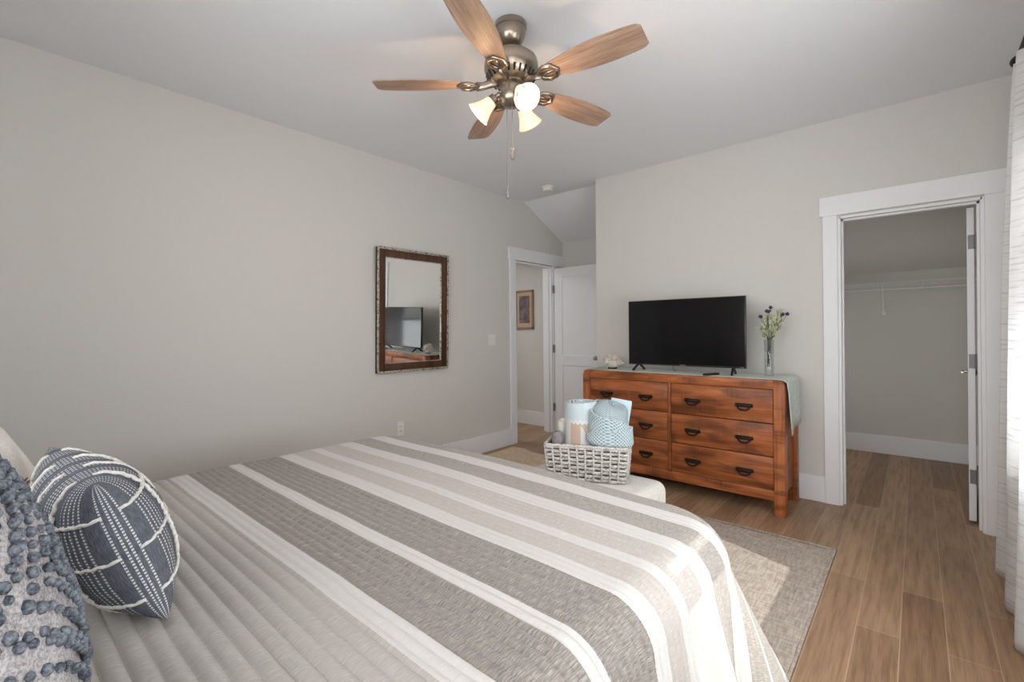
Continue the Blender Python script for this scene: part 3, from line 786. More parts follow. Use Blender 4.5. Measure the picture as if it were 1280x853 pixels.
# ------------------------------------------------------------------ rugs
def rug(name, x0, x1, y0, y1, mat, label, rz=0, ripple=0, th=.010):
    nx, ny = 60, 60
    b = MB()
    def fn(i, j):
        x = x0 + (x1 - x0) * i / (nx - 1); y = y0 + (y1 - y0) * j / (ny - 1)
        z = th
        e = (j / (ny - 1)) ** 3
        if ripple: z += ripple * e * max(0, math.sin((x - x0) * 9.5 + .4)) ; y += ripple * .9 * e * math.sin((x - x0) * 9.5 + .4)
        return Vector((x, y, z - th / 2))
    b.grid(nx, ny, fn, lambda i, j: (i / nx * (x1 - x0), j / ny * (y1 - y0)))
    o = b.build(name, mat, None, True); solidify(o, th - .001, 0); return tag(o, label, 'rug')
big = rug('area_rug', -2.28, -.350, .35, 3.17, 'rug', 'flat woven taupe area rug under the bed and bench')
rug('runner_rug', -3.285, -2.34, 2.30, 3.752, 'jute', 'tan woven rug on the floor between the bed and left wall', ripple=.012)
b = MB()
for (x0, x1, y0, y1) in ((-.362, -.350, .35, 3.17), (-2.28, -.35, 3.158, 3.170)): b.box(x0, x1, y0, y1, .004, .0125, .002)
tag(b.build('rug_binding', 'rug', big), 'stitched edge')

# ------------------------------------------------------------------ bench
bn = empty('bench', (-1.56, 2.06, 0), 0, 'cream upholstered bench with rounded corners at the foot of the bed', 'bench')
b = MB(); b.box(-.18, .56, -.30, .345, .30, .46, .055, seg=5); b.build('seat_cushion', 'bench', bn, SM)
b = MB(); b.box(-.16, .54, -.28, .325, .13, .305, .02, seg=2); b.build('apron', 'bench', bn, SM)
for sx in (-.12, .50):
    for sy in (-.24, .285):
        b = MB(); b.tube([(sx, sy, .13), (sx * 1.01, sy, .0125)], [.024, .016], 12); b.build('leg', 'dresser_z', bn, SM)

# ------------------------------------------------------------------ basket on the bench
BW, BD, BH = .440, .285, .186
ang = math.atan2(2.242 - 2.058, -1.124 + 1.548)
cx, cy = (-1.530 - 1.108) / 2 - math.sin(ang) * BD / 2, (2.058 + 2.242) / 2 + math.cos(ang) * BD / 2 - .060
bk = empty('wicker_basket', (cx, cy, .461), ang, 'whitewashed wicker basket of blankets on the cream bench', 'basket')
def rect_pt(s, z, off):
    """point on the tapered rounded rectangle; s in 0..1 round the perimeter"""
    k = .93 + .07 * (z / BH)
    hw, hd, cr = BW / 2 * k, BD / 2 * k, .02
    segs = [2 * (hw - cr), PI / 2 * cr, 2 * (hd - cr), PI / 2 * cr] * 2; tot = sum(segs); d = (s % 1) * tot
    cs = [(hw - cr, -hd + cr, -PI / 2), (hw - cr, hd - cr, 0), (-hw + cr, hd - cr, PI / 2), (-hw + cr, -hd + cr, PI)]
    for i, L_ in enumerate(segs):
        if d <= L_: break
        d -= L_
    q_ = i // 2
    if i % 2 == 0:
        a = [(0, -1), (1, 0), (0, 1), (-1, 0)][q_]; st = [(-hw + cr, -hd), (hw, -hd + cr), (hw - cr, hd), (-hw, hd - cr)][q_]
        dr = [(1, 0), (0, 1), (-1, 0), (0, -1)][q_]
        p = Vector((st[0] + dr[0] * d, st[1] + dr[1] * d, z)); n = Vector((a[0], a[1], 0))
    else:
        c = cs[q_]; t = c[2] + d / cr; n = Vector((math.cos(t), math.sin(t), 0)); p = Vector((c[0], c[1], z)) + n * cr
    return p + n * off
b = MB(); NS = 32
rows = 9
for r_i in range(rows):
    z = .012 + r_i * (BH - .022) / (rows - 1)
    N = NS * 8
    b.tube([rect_pt(k / N, z, .0062 * math.cos(PI * (k / 8) + PI * r_i)) for k in range(N)], .0095, 6, closed=True, flat=(.42, .88))
b.build('woven_strands', 'wicker', bk, True)
b = MB()
for k in range(NS):
    for off in (-.0040, .0040):
        b.tube([rect_pt((k + .5) / NS, z_, off) for z_ in (0.004, BH * .5, BH - .004)], .0050, 6)
b.build('upright_strands', 'wicker', bk, True)
b = MB(); b.tube([rect_pt(k / 120, BH, 0) + Vector((0, 0, .0015 * math.sin(k * 1.7))) for k in range(120)], .0085, 8, closed=True); b.build('rim', 'wicker', bk, True)
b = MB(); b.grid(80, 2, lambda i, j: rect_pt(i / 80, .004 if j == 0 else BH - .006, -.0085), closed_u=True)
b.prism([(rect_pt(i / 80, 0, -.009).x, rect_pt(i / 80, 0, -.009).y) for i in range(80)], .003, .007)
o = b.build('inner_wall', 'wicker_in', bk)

# things in the basket (local frame of the basket -> world)
def bw(x, y, z): v = Matrix.Rotation(ang, 3, 'Z') @ Vector((x, y, z)); return (v.x + cx, v.y + cy, v.z + .461)
def roll(name, R, h, turns, mat, loc, rot, label, cat='blanket', th=None, wob=.002):
    th = th or R / turns
    N = 34 * turns + 1
    pts = []; arc = 0; arcs = []
    for k in range(N):
        a = 2 * PI * k / 34; rr = R - th * a / (2 * PI)
        if rr < .006: break
        rr += wob * math.sin(a * 1.3 + 1)
        p = (rr * math.cos(-a), rr * math.sin(-a))
        if pts: arc += math.hypot(p[0] - pts[-1][0], p[1] - pts[-1][1])
        pts.append(p); arcs.append(arc)
    b = MB(); zs = [0, .02, h * .3, h * .6, h - .012, h]
    b.grid(len(pts), len(zs), lambda i, j: Vector((pts[i][0], pts[i][1], zs[j] + (.006 * math.sin(i * .21) if j == 5 else 0))), lambda i, j: (arcs[min(i, len(arcs) - 1)], zs[j]))
    o = b.build(name, mat, None, True, loc); solidify(o, th * .72, 0)
    md = o.modifiers.new('bev', 'BEVEL'); md.width = th * .3; md.segments = 2
    o.rotation_euler = rot
    return tag(o, label, cat)
roll('rolled_blanket', .088, .395, 5, 'pattern_roll', bw(-.052, -.022, .012), (math.radians(1), math.radians(1), 1.75), 'rolled fleece blanket, light blue, white and beige, left in basket', th=.019)
roll('rolled_cloth', .029, .232, 3, 'grey_cloth', bw(-.160, -.075, .012), (0, math.radians(-2), 1), 'small grey rolled cloth at the left end of the basket', 'cloth', th=.010)
roll('rolled_cloth', .027, .275, 3, 'white_fur', bw(-.158, .055, .012), (0, math.radians(-2), 2), 'small cream rolled cloth behind the grey one in the basket', 'cloth', th=.009)
roll('rolled_blanket', .034, .385, 3, 'knit_blue', bw(.036, .084, .012), (0, math.radians(1), 2), 'grey blue rolled blanket peeking out between the two big ones', th=.010)

# honeycomb knit throw: bundled, with one flap crossing in front
def throw_r(a, z, off=0.):
    """outline of the bundle at angle a, height z: snug inside the basket, full above its rim"""
    t = min(1, max(0, (z - (BH - .018)) / .04)); t = t * t * (3 - 2 * t)
    k = .86 + .30 * t
    top = .395; zt = max(0, (z - .335) / (top - .335)); k *= (max(0, 1 - zt ** 2.4)) ** .42
    k *= 1 + .035 * math.sin(3 * a + z * 16)
    c, s_ = math.cos(a), math.sin(a); e = .62
    return Vector((math.copysign(abs(c) ** e, c) * (.079 * k + off), math.copysign(abs(s_) ** e, s_) * (.084 * k + off), z + .014 * t * math.cos(a - 2.4)))
def knit_throw():
    root = empty('knit_throw', bw(.120, -.018, .012), ang, 'pale blue honeycomb knit throw bundled at the right of the basket', 'blanket')
    b = MB(); nu, nv = 72, 60
    b.grid(nu, nv, lambda i, j: throw_r(2 * PI * i / nu, .395 * (1 - (1 - j / (nv - 1)) ** 1.6) if j < nv - 1 else .395), lambda i, j: (i / nu * .55, j / nv * .5), closed_u=True)
    b.build('bundled_body', 'knit_blue', root, True)
    def wrap(name, zl, zr, arch, drop, off, a0, a1, thick=.013):
        b = MB(); n1, n2 = 56, 18
        def fn(i, j):
            t = i / (n1 - 1); a = a0 + (a1 - a0) * t; v = j / (n2 - 1)
            z = zl + (zr - zl) * t + arch * math.sin(t * PI) - v * drop
            return throw_r(a, max(z, .02), off + .004 + .006 * math.sin(min(1, (1 - v) * 3) * PI / 2) * math.sin(min(1, min(t, 1 - t) * 6) * PI / 2))
        b.grid(n1, n2, fn, lambda i, j: (i / n1 * .33, j / n2 * drop))
        o = b.build(name, 'knit_blue', root, True); solidify(o, thick, 0)
        md = o.modifiers.new('bev', 'BEVEL'); md.width = .005; md.segments = 3
    wrap('upper_flap', .365, .285, .012, .13, .006, -PI * 1.02, -.05)
    wrap('lower_flap', .215, .290, .020, .12, .020, -PI * .98, -PI * .04)
    return root
knit_throw()
# folded sky blue throw standing at the back right
ft = empty('folded_throw', bw(.138, .074, .112), ang, 'sky blue folded throw standing at the back right of basket', 'blanket'); ft.rotation_euler = (math.radians(-4), math.radians(9), ang)
b = MB()
for k in range(3):
    b.box(-.070, .045, -.020 + k * .0145, -.0065 + k * .0145, -.085, .300 - .008 * k, .0062, seg=3)
b.build('folded_layers', 'sky', ft, True)

# ------------------------------------------------------------------ dresser
DX0, DX1, DYF, DYB, DH = -2.222, -.662, 3.495, 3.955, .912
dr = empty('dresser', ((DX0 + DX1) / 2, (DYF + DYB) / 2, 0), 0, 'reddish brown rustic six drawer dresser against the back wall', 'dresser')
dcx, dcy = (DX0 + DX1) / 2, (DYF + DYB) / 2
def dbox(name, x0, x1, y0, y1, z0, z1, mat, bev=.004, parent=None, tilt=None):
    b = MB(); c = Vector(((x0 + x1) / 2, (y0 + y1) / 2, (z0 + z1) / 2))
    b.box(x0 - c.x, x1 - c.x, y0 - c.y, y1 - c.y, z0 - c.z, z1 - c.z, bev)
    o = b.build(name, mat, parent or dr, SM); o.location = (c.x - dcx, c.y - dcy, c.z); return o
PW_ = .068
for x0, x1 in ((DX0, DX0 + PW_), (DX1 - PW_, DX1)):
    for y0, y1 in ((DYF, DYF + .068), (DYB - .06, DYB)):
        b = MB()
        prof = [(0, 0), (PW_, 0), (PW_, .87), (PW_ - .012, .905), (PW_ - .03, DH)] if x1 == DX1 else [(0, 0), (PW_, 0), (PW_, DH), (.03, DH), (.012, .905), (0, .87)]
        if x1 == DX1: prof += [(0, DH)]
        mt = Matrix(((1, 0, 0, x0 - dcx), (0, 0, 1, y0 - dcy), (0, 1, 0, 0), (0, 0, 0, 1)))
        b.prism([(p[0], p[1]) for p in prof], 0, y1 - y0, mt)
        bmesh.ops.bevel(b.b, geom=b.b.edges[:], offset=.004, segments=2, affect='EDGES', profile=.5)
        b.build('leg', 'dresser_z', dr, SM)
dbox('top_board', DX0 + PW_ - .005, DX1 - PW_ + .005, DYF + .004, DYB, .848, DH, 'dresser_x')
dbox('bottom_rail', DX0 + PW_ - .01, DX1 - PW_ + .01, DYF + .008, DYF + .050, .097, .166, 'dresser_x')
for x0, x1 in ((DX0 + .014, DX0 + .034), (DX1 - .050, DX1 - .026)): dbox('side_panel', x0, x1, DYF + .05, DYB - .03, .12, .88, 'dresser_z')
dbox('back_panel', DX0 + .04, DX1 - .04, DYB - .03, DYB - .012, .10, .86, 'dresser_x')
dbox('centre_stile', -1.460, -1.436, DYF + .004, DYF + .05, .160, .852, 'dresser_z', .003)
dbox('floor_panel', DX0 + .04, DX1 - .04, DYF + .04, DYB - .03, .12, .14, 'dresser_x')
rows_ = [(.619, .845), (.394, .613), (.168, .388)]
def handle_mb():
    b = MB()
    w = .047
    # hood: half-cylinder bar above, bail loop below
    b.tube([(-w - .008, -.006, 0), (-w, -.016, .001), (0, -.018, .003), (w, -.016, .001), (w + .008, -.006, 0)], [.006, .011, .012, .011, .006], 10)
    b.box(-w - .010, w + .010, -.014, 0, -.010, .015, .004)
    b.tube([(-w + .006, -.014, -.002), (-w + .014, -.019, -.018), (-.018, -.022, -.029), (.018, -.022, -.029), (w - .014, -.019, -.018), (w - .006, -.014, -.002)], .0062, 8)
    return b
hme = None
for ci, (x0, x1) in enumerate(((-2.150, -1.463), (-1.433, -.733))):
    for ri, (z0, z1) in enumerate(rows_):
        d = dbox('drawer', x0, x1, DYF + .010, DYF + .032, z0, z1, 'drawer', .003)
        hx = ((-1.990, -1.640), (-1.271, -.913))[ci]; hz = (.724, .498, .272)[ri]
        for x in hx:
            if hme is None:
                h = handle_mb().build('drawer_pull', 'dark_metal', d, SM); hme = h.data
            else:
                h = bpy.data.objects.new('drawer_pull', hme); COL.objects.link(h); h.parent = d
            h.location = (x - (x0 + x1) / 2, -.011, hz - (z0 + z1) / 2)
# runner cloth over the top, hanging down the right end
def runner():
    b = MB(); ys0, ys1 = 3.512, 3.915
    path = [(DX0 - .0, DH + .002), (-1.8, DH + .002), (-1.4, DH + .002), (-1.0, DH + .002), (DX1 - .05, DH + .002), (DX1 - .014, DH - .001), (DX1 + .006, DH - .016), (DX1 + .012, .84), (DX1 + .016, .75), (DX1 + .020, .66), (DX1 + .022, .60)]
    ny = 40
    def fn(i, j):
        x, z = path[i]; t = j / (ny - 1); y = ys0 + (ys1 - ys0) * t
        if i >= 6:
            k = (i - 6) / 4
            x += .008 * k * math.sin(t * 9 + 1) + .004
            y = ys0 + .012 * k * 2 + (ys1 - ys0 - .03 * k) * t
            z -= k * (.055 * (1 - t) ** 1.0) * math.cos(t * 1.1)
            if i == 10: z += .0
        return Vector((x, y, z))
    b.grid(len(path), ny, fn, lambda i, j: (i * .1, j * .01))
    o = b.build('dresser_runner', 'runner', None, True); solidify(o, .003, 1)
    return tag(o, 'pale sage green cloth runner over dresser top, hanging at right', 'table runner')
runner()
DT = DH + .006

# ------------------------------------------------------------------ television
tv = empty('television', (-1.405, 3.68, DT), 0, 'black flat screen television standing on the dresser', 'television')
tz0, tz1 = .966 - DT, 1.502 - DT
b = MB(); b.box(-.464, .464, -.008, .018, tz0, tz1, .003); b.build('screen_bezel', 'black_plastic', tv, SM)
b = MB(); b.box(-.458, .458, -.0095, -.007, tz0 + .014, tz1 - .006); b.build('screen', 'screen', tv)
b = MB(); b.box(-.30, .30, .016, .055, tz0 + .02, tz0 + .33, .012); b.build('rear_housing', 'black_plastic', tv, SM)
for s in (-1, 1):
    b = MB()
    b.tube([(.375 * s, .0, tz0 + .012), (.375 * s + .012 * s, -.085, .004)], .009, 8, flat=(1, 1.2)); b.tube([(.375 * s, .0, tz0 + .012), (.375 * s - .008 * s, .085, .004)], .009, 8, flat=(1, 1.2))
    b.box(.375 * s - .012, .375 * s + .012, -.006, .012, tz0 - .004, tz0 + .02, .002)
    b.build('foot', 'black_plastic', tv, SM)
b = MB(); b.box(-.022, .022, -.0100, -.006, tz0 + .002, tz0 + .011, .001); b.build('front_emblem', 'steel', tv)
b = MB(); b.tube([(-.09, .02, tz0 + .02), (-.085, .01, .02), (-.05, -.02, .005)], .0022, 6); b.build('cable', 'black_plastic', tv)
b = MB(); b.box(.425, .450, -.0098, -.007, tz0 + .005, tz0 + .009); b.build('maker_tag', 'steel', tv)
# remote
rm = empty('remote_control', (-1.150, 3.555, DT), math.radians(68), 'small black remote lying before the television', 'remote control')
b = MB(); b.box(-.07, .07, -.019, .019, 0, .015, .006, seg=3); b.build('remote_body', 'black_plastic', rm, SM)
b = MB()
for k in range(4):
    for j in (-1, 0, 1): b.ball((-.045 + k * .02, j * .010, .0152), .0032, 1, (1, 1, .4))
b.lathe([(.011, .0148), (.011, .0165), (.008, .017)], 16, Matrix.Translation((.045, 0, 0))); b.build('button_pad', 'dark_metal', rm)

# coral ornament
def coral():
    root = empty('coral_ornament', (-2.03, 3.675, DT), .2, 'cream coral ornament on the left end of the dresser', 'ornament')
    b = MB(); rg = random.Random(11)
    b.ball((0, 0, .046), .048, 2, (1.35, .9, .88))
    for k in range(120):
        a = rg.uniform(0, 2 * PI); el = rg.uniform(-.15, 1.45)
        d = Vector((math.cos(a) * math.cos(el), math.sin(a) * math.cos(el) * .75, math.sin(el) * .85))
        p0 = Vector((d.x * .045, d.y * .035, .046 + d.z * .042)); L_ = rg.uniform(.022, .042)
        p1 = p0 + d * L_ * .6; p1.z = max(p1.z, .010); p2 = p0 + (d + Vector((rg.uniform(-.4, .4), rg.uniform(-.4, .4), rg.uniform(-.2, .3)))) * L_; p2.z = max(p2.z, .012)
        b.tube([p0, p1, p2], [.0070, .0058, .0075], 7); b.ball(p2, .0085, 1)
    b.build('coral_branches', 'coral', root, True)
    b = MB(); b.box(-.035, .04, -.02, .02, 0, .012, .004); b.build('base', 'dark_metal', root)
coral()

# vase and flowers
vz = empty('vase', (-.805, 3.74, DT), 0, 'slim clear glass cylinder vase at the right of the dresser', 'vase')
b = MB(); b.lathe([(.030, 0), (.0315, .004), (.0305, .05), (.030, .15), (.033, .262), (.0312, .262), (.0282, .15), (.0282, .03), (.024, .022), (.001, .020)], 32, cap1=False); b.build('vase_body', 'glass', vz, True)
fl = empty('flower_bouquet', (-.805, 3.74, DT + .022), 0, 'dried bouquet of pale leaves and dark thistles in glass vase', 'bouquet')
rg = random.Random(5)
bs, bl, bg_, bt = MB(), MB(), MB(), MB()
RTv = Vector((math.cos(TH), math.sin(TH), 0)) * 1.0
def leaf(b, p, d, L_, w):
    d = d.normalized(); s = d.cross(Vector((rg.uniform(-1, 1), rg.uniform(-1, 1), .4))).normalized(); n = d.cross(s)
    pts = [(0, 0), (.25, .8), (.55, 1), (.8, .6), (1, 0)]
    C_ = [b.b.verts.new(p + d * L_ * t + n * (.12 * L_ * math.sin(t * PI))) for t, _ in pts]
    A_ = [b.b.verts.new(p + d * L_ * t + s * w * q) for t, q in pts[1:-1]]; B_ = [b.b.verts.new(p + d * L_ * t - s * w * q) for t, q in pts[1:-1]]
    for S in (A_, B_):
        b.b.faces.new((C_[0], S[0], C_[1])); b.b.faces.new((C_[1], S[0], S[1], C_[2])); b.b.faces.new((C_[2], S[1], S[2], C_[3])); b.b.faces.new((C_[3], S[2], C_[4]))
heads = [(.012, .50), (-.020, .475), (.004, .470), (-.058, .435), (.098, .450), (.138, .452), (.062, .415), (.045, .375)]
for k, (hx, hz) in enumerate(heads):
    base = Vector((rg.uniform(-.012, .012), rg.uniform(-.012, .012), .03 + rg.uniform(0, .07)))
    mid = Vector((hx * .12, rg.uniform(-.01, .01), .24)); top = Vector((hx * .74, hx * .67 + rg.uniform(-.03, .03), hz - .03))
    bs.tube([base, mid, (mid + top) / 2 + Vector((hx * .05, 0, .01)), top], [.0024, .0022, .0018, .0015], 6)
    bt = MB(); bt.ball((0, 0, 0), .0125, 2)
    for q_ in range(26):
        d = Vector((rg.gauss(0, 1), rg.gauss(0, 1), rg.gauss(0, 1))).normalized(); bt.tube([d * .010, d * .0165], [.0022, .0006], 4)
    tag(bt.build('thistle_head', 'thistle', fl, True, top), 'dark slate round thistle head')
for k in range(30):
    hx = rg.uniform(-.085, .10); hz = rg.uniform(.31, .44) + .0
    base = Vector((rg.uniform(-.016, .016), rg.uniform(-.016, .016), .02 + rg.uniform(.02, .12)))
    mid = Vector((hx * .12, hx * .05, .235)); top = Vector((hx * .72, hx * .60 + rg.uniform(-.045, .045), hz))
    if k % 2 == 0: bs.tube([base, mid, top], [.0018, .0016, .0012], 5)
    else: bg_.tube([mid, top], [.0016, .0012], 5)
    for j in range(9):
        t = .15 + .85 * j / 8; p = mid.lerp(top, t); d = (top - mid).normalized() + Vector((rg.uniform(-.8, .8), rg.uniform(-.8, .8), rg.uniform(-.3, .5)))
        leaf(bl if rg.random() < .62 else bg_, p, d, rg.uniform(.028, .050), rg.uniform(.005, .010))
bs.build('stems', 'stem_dark', fl, True); tag(bl.build('pale_leaves', 'leaf_pale', fl), 'whitish green leaves'); bg_.build('green_leaves', 'leaf_green', fl)

# ------------------------------------------------------------------ mirror on the left wall
MY0, MY1, MZ0, MZ1 = 2.165, 2.925, .913, 1.976
mr = empty('wall_mirror', (XL, (MY0 + MY1) / 2, (MZ0 + MZ1) / 2), 0, 'rectangular mirror in brown frame with silver beaded edge on the left wall', 'mirror')
mr.rotation_euler = (0, math.radians(1.4), math.radians(-1.45))
mr.location.x += .020
mw, mh = (MY1 - MY0) / 2, (MZ1 - MZ0) / 2
def ring(b, o0, o1, xa, xb, bev=.003):
    """frame ring between insets o0 and o1 measured from the outer edge; x from wall"""
    for (y0, y1, z0, z1) in ((-mw + o0, -mw + o1, -mh + o0, mh - o0), (mw - o1, mw - o0, -mh + o0, mh - o0), (-mw + o1, mw - o1, -mh + o0, -mh + o1), (-mw + o1, mw - o1, mh - o1, mh - o0)):
        b.box(xa, xb, y0, y1, z0, z1, bev)
b = MB(); ring(b, .004, .030, .0, .030); b.build('frame_side', 'black_plastic', mr)
b = MB(); ring(b, 0, .020, .028, .037, .004); tag(b.build('beaded_edge', 'silver', mr, SM), 'antique silver beaded edge')
b = MB(); ring(b, .019, .080, .012, .032, .004); b.build('frame', 'mirror_wood', mr, SM)
b = MB(); ring(b, .077, .085, .012, .026, .002); tag(b.build('inner_lip', 'silver', mr), 'thin silver inner lip')
b = MB(); b.box(.010, .016, -mw + .08, mw - .08, -mh + .08, mh - .08); b.build('mirror_glass', 'mirror', mr)

# switch plate and outlet
sw = empty('light_switch', (XL, 3.570, 1.167), 0, 'white double light switch on the left wall beside the door', 'light switch')
b = MB(); b.box(0, .006, -.058, .058, -.058, .058, .002); b.build('cover_plate', 'white_plastic', sw)
for y in (-.023, .023):
    b = MB(); b.box(.005, .010, y - .016, y + .016, -.033, .033, .002); b.build('rocker', 'white_plastic', sw)
ou = empty('wall_outlet', (XL, 2.410, .418), 0, 'white power outlet low on left wall behind the bed', 'outlet')
b = MB(); b.box(0, .006, -.036, .036, -.060, .060, .002); b.build('cover_plate', 'white_plastic', ou)
for z in (-.020, .020):
    b = MB(); b.box(.005, .009, -.017, .017, z - .014, z + .014, .003); b.build('socket', 'white_plastic', ou)
    b = MB(); b.box(.0085, .0095, -.008, -.005, z - .003, z + .006); b.box(.0085, .0095, .005, .008, z - .003, z + .006); b.build('socket_slots', 'black_plastic', ou)

# picture in the hall
pc = empty('framed_picture', (-4.010, YP, 1.545), 0, 'tan framed picture on the hall wall seen through the doorway', 'picture')
pw, ph = .155, .26
b = MB()
for (x0, x1, z0, z1) in ((-pw, -pw + .022, -ph, ph), (pw - .022, pw, -ph, ph), (-pw, pw, -ph, -ph + .022), (-pw, pw, ph - .022, ph)): b.box(x0, x1, -.030, 0, z0, z1, .003)
b.build('frame', 'frame_wood', pc)
b = MB(); b.box(-pw + .015, pw - .015, -.012, -.006, -ph + .015, ph - .015); b.build('mat_board', 'mat_board', pc)
b = MB(); b.box(-pw + .065, pw - .065, -.014, -.011, -ph + .075, ph - .075); b.build('print', 'art', pc)

# smoke detector
sd = empty('smoke_detector', (-2.861, 3.874, H), 0, 'round white smoke detector on the ceiling near the alcove', 'smoke detector')
b = MB(); b.lathe([(.066, 0), (.066, -.010), (.060, -.014), (.052, -.015)], 32); b.build('mounting_plate', 'white_plastic', sd, SM)
b = MB(); b.lathe([(.056, -.014), (.056, -.034), (.050, -.042), (.020, -.046), (.001, -.046)], 32); b.build('detector_body', 'white_plastic', sd, SM)

# ------------------------------------------------------------------ closet wire shelf
sh = empty('wire_shelf', (-.3, YC, 1.675), 0, 'white wire closet shelf with hanging rod and bracket', 'shelf')
b = MB(); x0, x1 = -.98, XR + .3 - .002
for (y, z) in ((-.32, .0), (-.32, -.030), (-.315, .004), (-.21, .002), (-.10, .002), (-.006, .002)): b.tube([(x0, y, z), (x1, y, z)], .0032, 6)
k = x0
while k < x1:
    b.tube([(k, -.004, .004), (k, -.318, .004), (k, -.322, -.028)], .0016, 4); k += .026
b.build('wire_deck', 'white_wire', sh)
b = MB(); b.tube([(x0, -.325, -.062), (x1, -.325, -.062)], .006, 8)
b.build('hanging_rod', 'white_wire', sh)
for x in (.03, .345, .63):
    b = MB(); b.tube([(x, -.322, -.002), (x, -.330, -.05), (x, -.325, -.072)], .004, 6); b.build('rod_hook', 'white_wire', sh)
b = MB(); b.tube([(.055, -.30, -.006), (.055, -.006, -.272)], .007, 6, flat=(1, .5)); b.box(.040, .070, -.008, 0, -.295, -.255, .002); b.build('bracket', 'white_wire', sh)

# added fill light inside the closet, out of view left of the opening
area('fill_closet', (-1.28, 5.05, 1.05), (1, 0, .05), 1.1, 1.1, 4.8, (1, .99, .97))
# ------------------------------------------------------------------ ceiling fan
FX, FY = -1.466, 1.698
fan = empty('ceiling_fan', (FX, FY, H), 0, 'brushed nickel ceiling fan with five wood blades and lit lamps', 'ceiling fan')
b = MB(); b.lathe([(.074, 0), (.076, -.006), (.076, -.024), (.071, -.028), (.073, -.032), (.067, -.066), (.052, -.096), (.034, -.104), (.012, -.104)], 40, cap1=True); b.build('canopy', 'fan_metal', fan, SM)
b = MB(); b.tube([(0, 0, -.09), (0, 0, -.165)], .011, 14); b.lathe([(.020, -.118), (.026, -.128), (.022, -.14)], 20); b.build('downrod', 'fan_metal', fan, SM)
b = MB(); b.lathe([(.022, -.142), (.060, -.148), (.102, -.158), (.124, -.176), (.130, -.198), (.130, -.222), (.126, -.232), (.120, -.250), (.102, -.274), (.074, -.288), (.066, -.292)], 48); b.build('motor_housing', 'fan_metal', fan, SM)
b = MB()
for k in range(26):
    a = 2 * PI * k / 26
    rr = lambda z: .110 - (.110 - .095) * (z + .250) / (-.022) if z > -.272 else .095 - .025 * (z + .272) / (-.014)
    p0 = Vector((math.cos(a) * .1205, math.sin(a) * .1205, -.2495)); p1 = Vector((math.cos(a) * .1005, math.sin(a) * .1005, -.2752))
    b.tube([p0, p1], .0052, 6)
b.build('vent_slots', 'dark_metal', fan)
b = MB(); b.lathe([(.066, -.288), (.068, -.298), (.056, -.302), (.052, -.306), (.052, -.340), (.060, -.346), (.058, -.372), (.040, -.392), (.012, -.400)], 36); b.build('switch_housing', 'fan_metal', fan, SM)
blademe = armme = None
BZf = -.292
for k in range(5):
    a = math.radians(5.9 + 72 * k)
    if blademe is None:
        # outline along local x
        n = 30; up_, lo_ = [], []
        for i in range(n + 1):
            t = i / n; x = .175 + t * (.655 - .175)
            wd = .036 + (.076 - .036) * math.sin(min(1, t / .62) * PI / 2) ** 1.15
            if t > .62: wd -= .013 * ((t - .62) / .38) ** 2
            if t > .93: wd *= math.sqrt(max(0, 1 - ((t - .93) / .075) ** 2)) * .30 + .70
            if t < .07: wd *= .55 + .45 * math.sqrt(t / .07)
            up_.append((x, wd)); lo_.append((x, -wd))
        b = MB(); b.prism(up_ + lo_[::-1], -.003, .003)
        o = b.build('blade', 'blade', fan); blademe = o.data
        b = MB()
        # blade iron: arm from the hub forking into an open shield plate
        b.tube([(.060, 0, .020), (.100, 0, .006), (.135, 0, -.006), (.170, 0, -.008)], [.020, .016, .014, .017], 8, flat=(.55, 1.3))
        sh_ = [(.158, .0), (.172, .026), (.200, .040), (.232, .034), (.252, .0), (.232, -.034), (.200, -.040), (.172, -.026)]
        b.tube([(x, y, -.0085) for x, y in sh_], .0125, 8, closed=True, flat=(1, .7))
        b.tube([(.165, 0, -.009), (.205, 0, -.0075), (.25, 0, -.008)], [.010, .007, .008], 8, flat=(1, .6))
        for p in ((.200, .040), (.200, -.040), (.25, 0)): b.ball((p[0], p[1], -.014), .006, 1)
        o2 = b.build('blade_iron', 'fan_metal', o, True); armme = o2.data
    else:
        o = bpy.data.objects.new('blade', blademe); COL.objects.link(o); o.parent = fan
        o2 = bpy.data.objects.new('blade_iron', armme); COL.objects.link(o2); o2.parent = o
    o.location = (0, 0, BZf); o.rotation_euler = (Matrix.Rotation(a, 3, 'Z') @ Matrix.Rotation(math.radians(-11), 3, 'X')).to_euler()
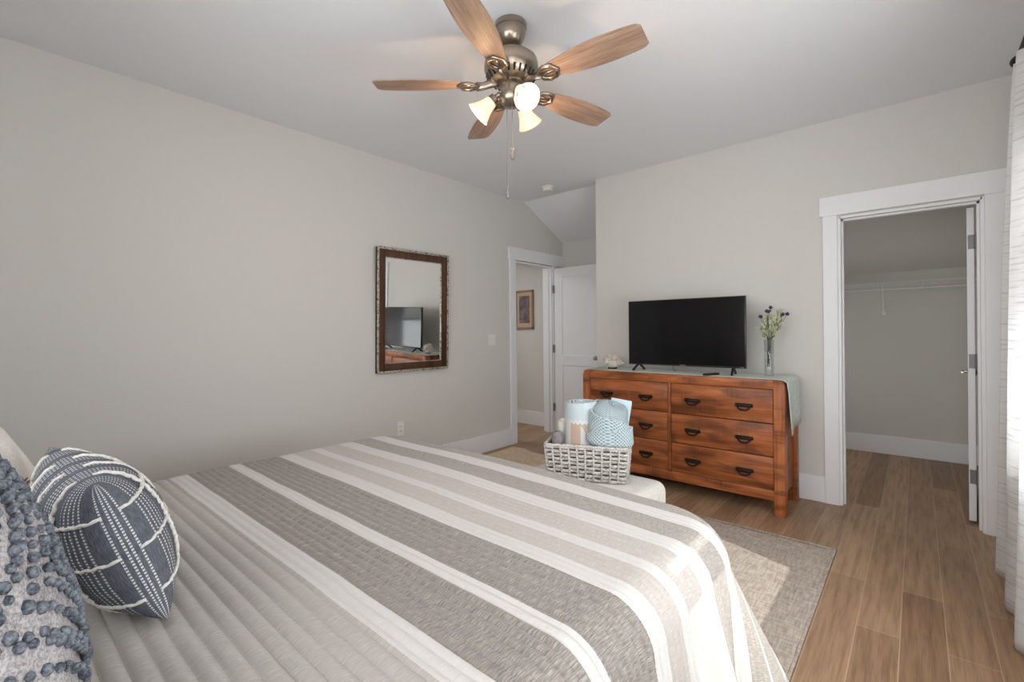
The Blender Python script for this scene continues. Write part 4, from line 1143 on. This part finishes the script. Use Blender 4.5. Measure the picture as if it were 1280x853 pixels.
# light kit: three arms with bell shades
LA = [math.radians(v) for v in (336, 96, 216)]
LAMPS = []
for a in LA:
    d = Vector((math.cos(a), math.sin(a), 0)); tilt = math.radians(48)
    p0 = Vector((0, 0, -.345)) + d * .035; p1 = Vector((0, 0, -.335)) + d * .062; ax = (d * math.sin(tilt) + Vector((0, 0, -1)) * math.cos(tilt)).normalized()
    p2 = p1 + ax * .022
    b = MB(); b.tube([p0, p1, p2], [.012, .012, .013], 10)
    rotm = ax.to_track_quat('Z', 'Y').to_matrix().to_4x4()
    b.lathe([(.014, .0), (.024, .004), (.027, .020), (.030, .028), (.026, .030)], 24, Matrix.Translation(p2 - ax * .004) @ rotm)
    arm = b.build('lamp_arm', 'fan_metal', fan, SM)
    b = MB(); b.lathe([(.026, .0), (.030, .012), (.033, .030), (.040, .055), (.052, .080), (.062, .098), (.0595, .0985), (.049, .080), (.037, .055), (.030, .030), (.027, .012), (.023, .002)], 36, Matrix.Translation(p2 + ax * .018) @ rotm, cap0=False, cap1=False)
    b.build('lamp_shade', 'shade', fan, True)
    b = MB(); b.lathe([(.012, 0), (.013, .02), (.024, .040), (.027, .052), (.022, .068), (.010, .077), (.002, .079)], 20, Matrix.Translation(p2 + ax * .018) @ rotm); b.build('bulb', 'bulb', fan, True)
    LAMPS.append(Vector((FX, FY, H)) + p2 + ax * .165)
for p in LAMPS:
    l = bpy.data.lights.new('fan_lamp', 'POINT'); l.energy = 2.2; l.color = (1, .64, .36); l.shadow_soft_size = .012
    o = bpy.data.objects.new('fan_lamp', l); COL.objects.link(o); o.location = p
# pull chains
for (x, y, z0, z1) in ((.020, -.020, -.372, -.606), (-.016, -.016, -.372, -.785)):
    ch = MB(); ch.tube([(x, y, z0), (x, y, z1)], .0018, 6)
    zz = z0
    o = ch.build('pull_chain', 'steel', fan)
    b = MB(); b.lathe([(.003, 0), (.007, -.005), (.009, -.018), (.006, -.027), (.0095, -.036), (.010, -.052), (.004, -.060)], 14, Matrix.Translation((x, y, z1 + .002))); b.build('chain_pull', 'steel', o, True)
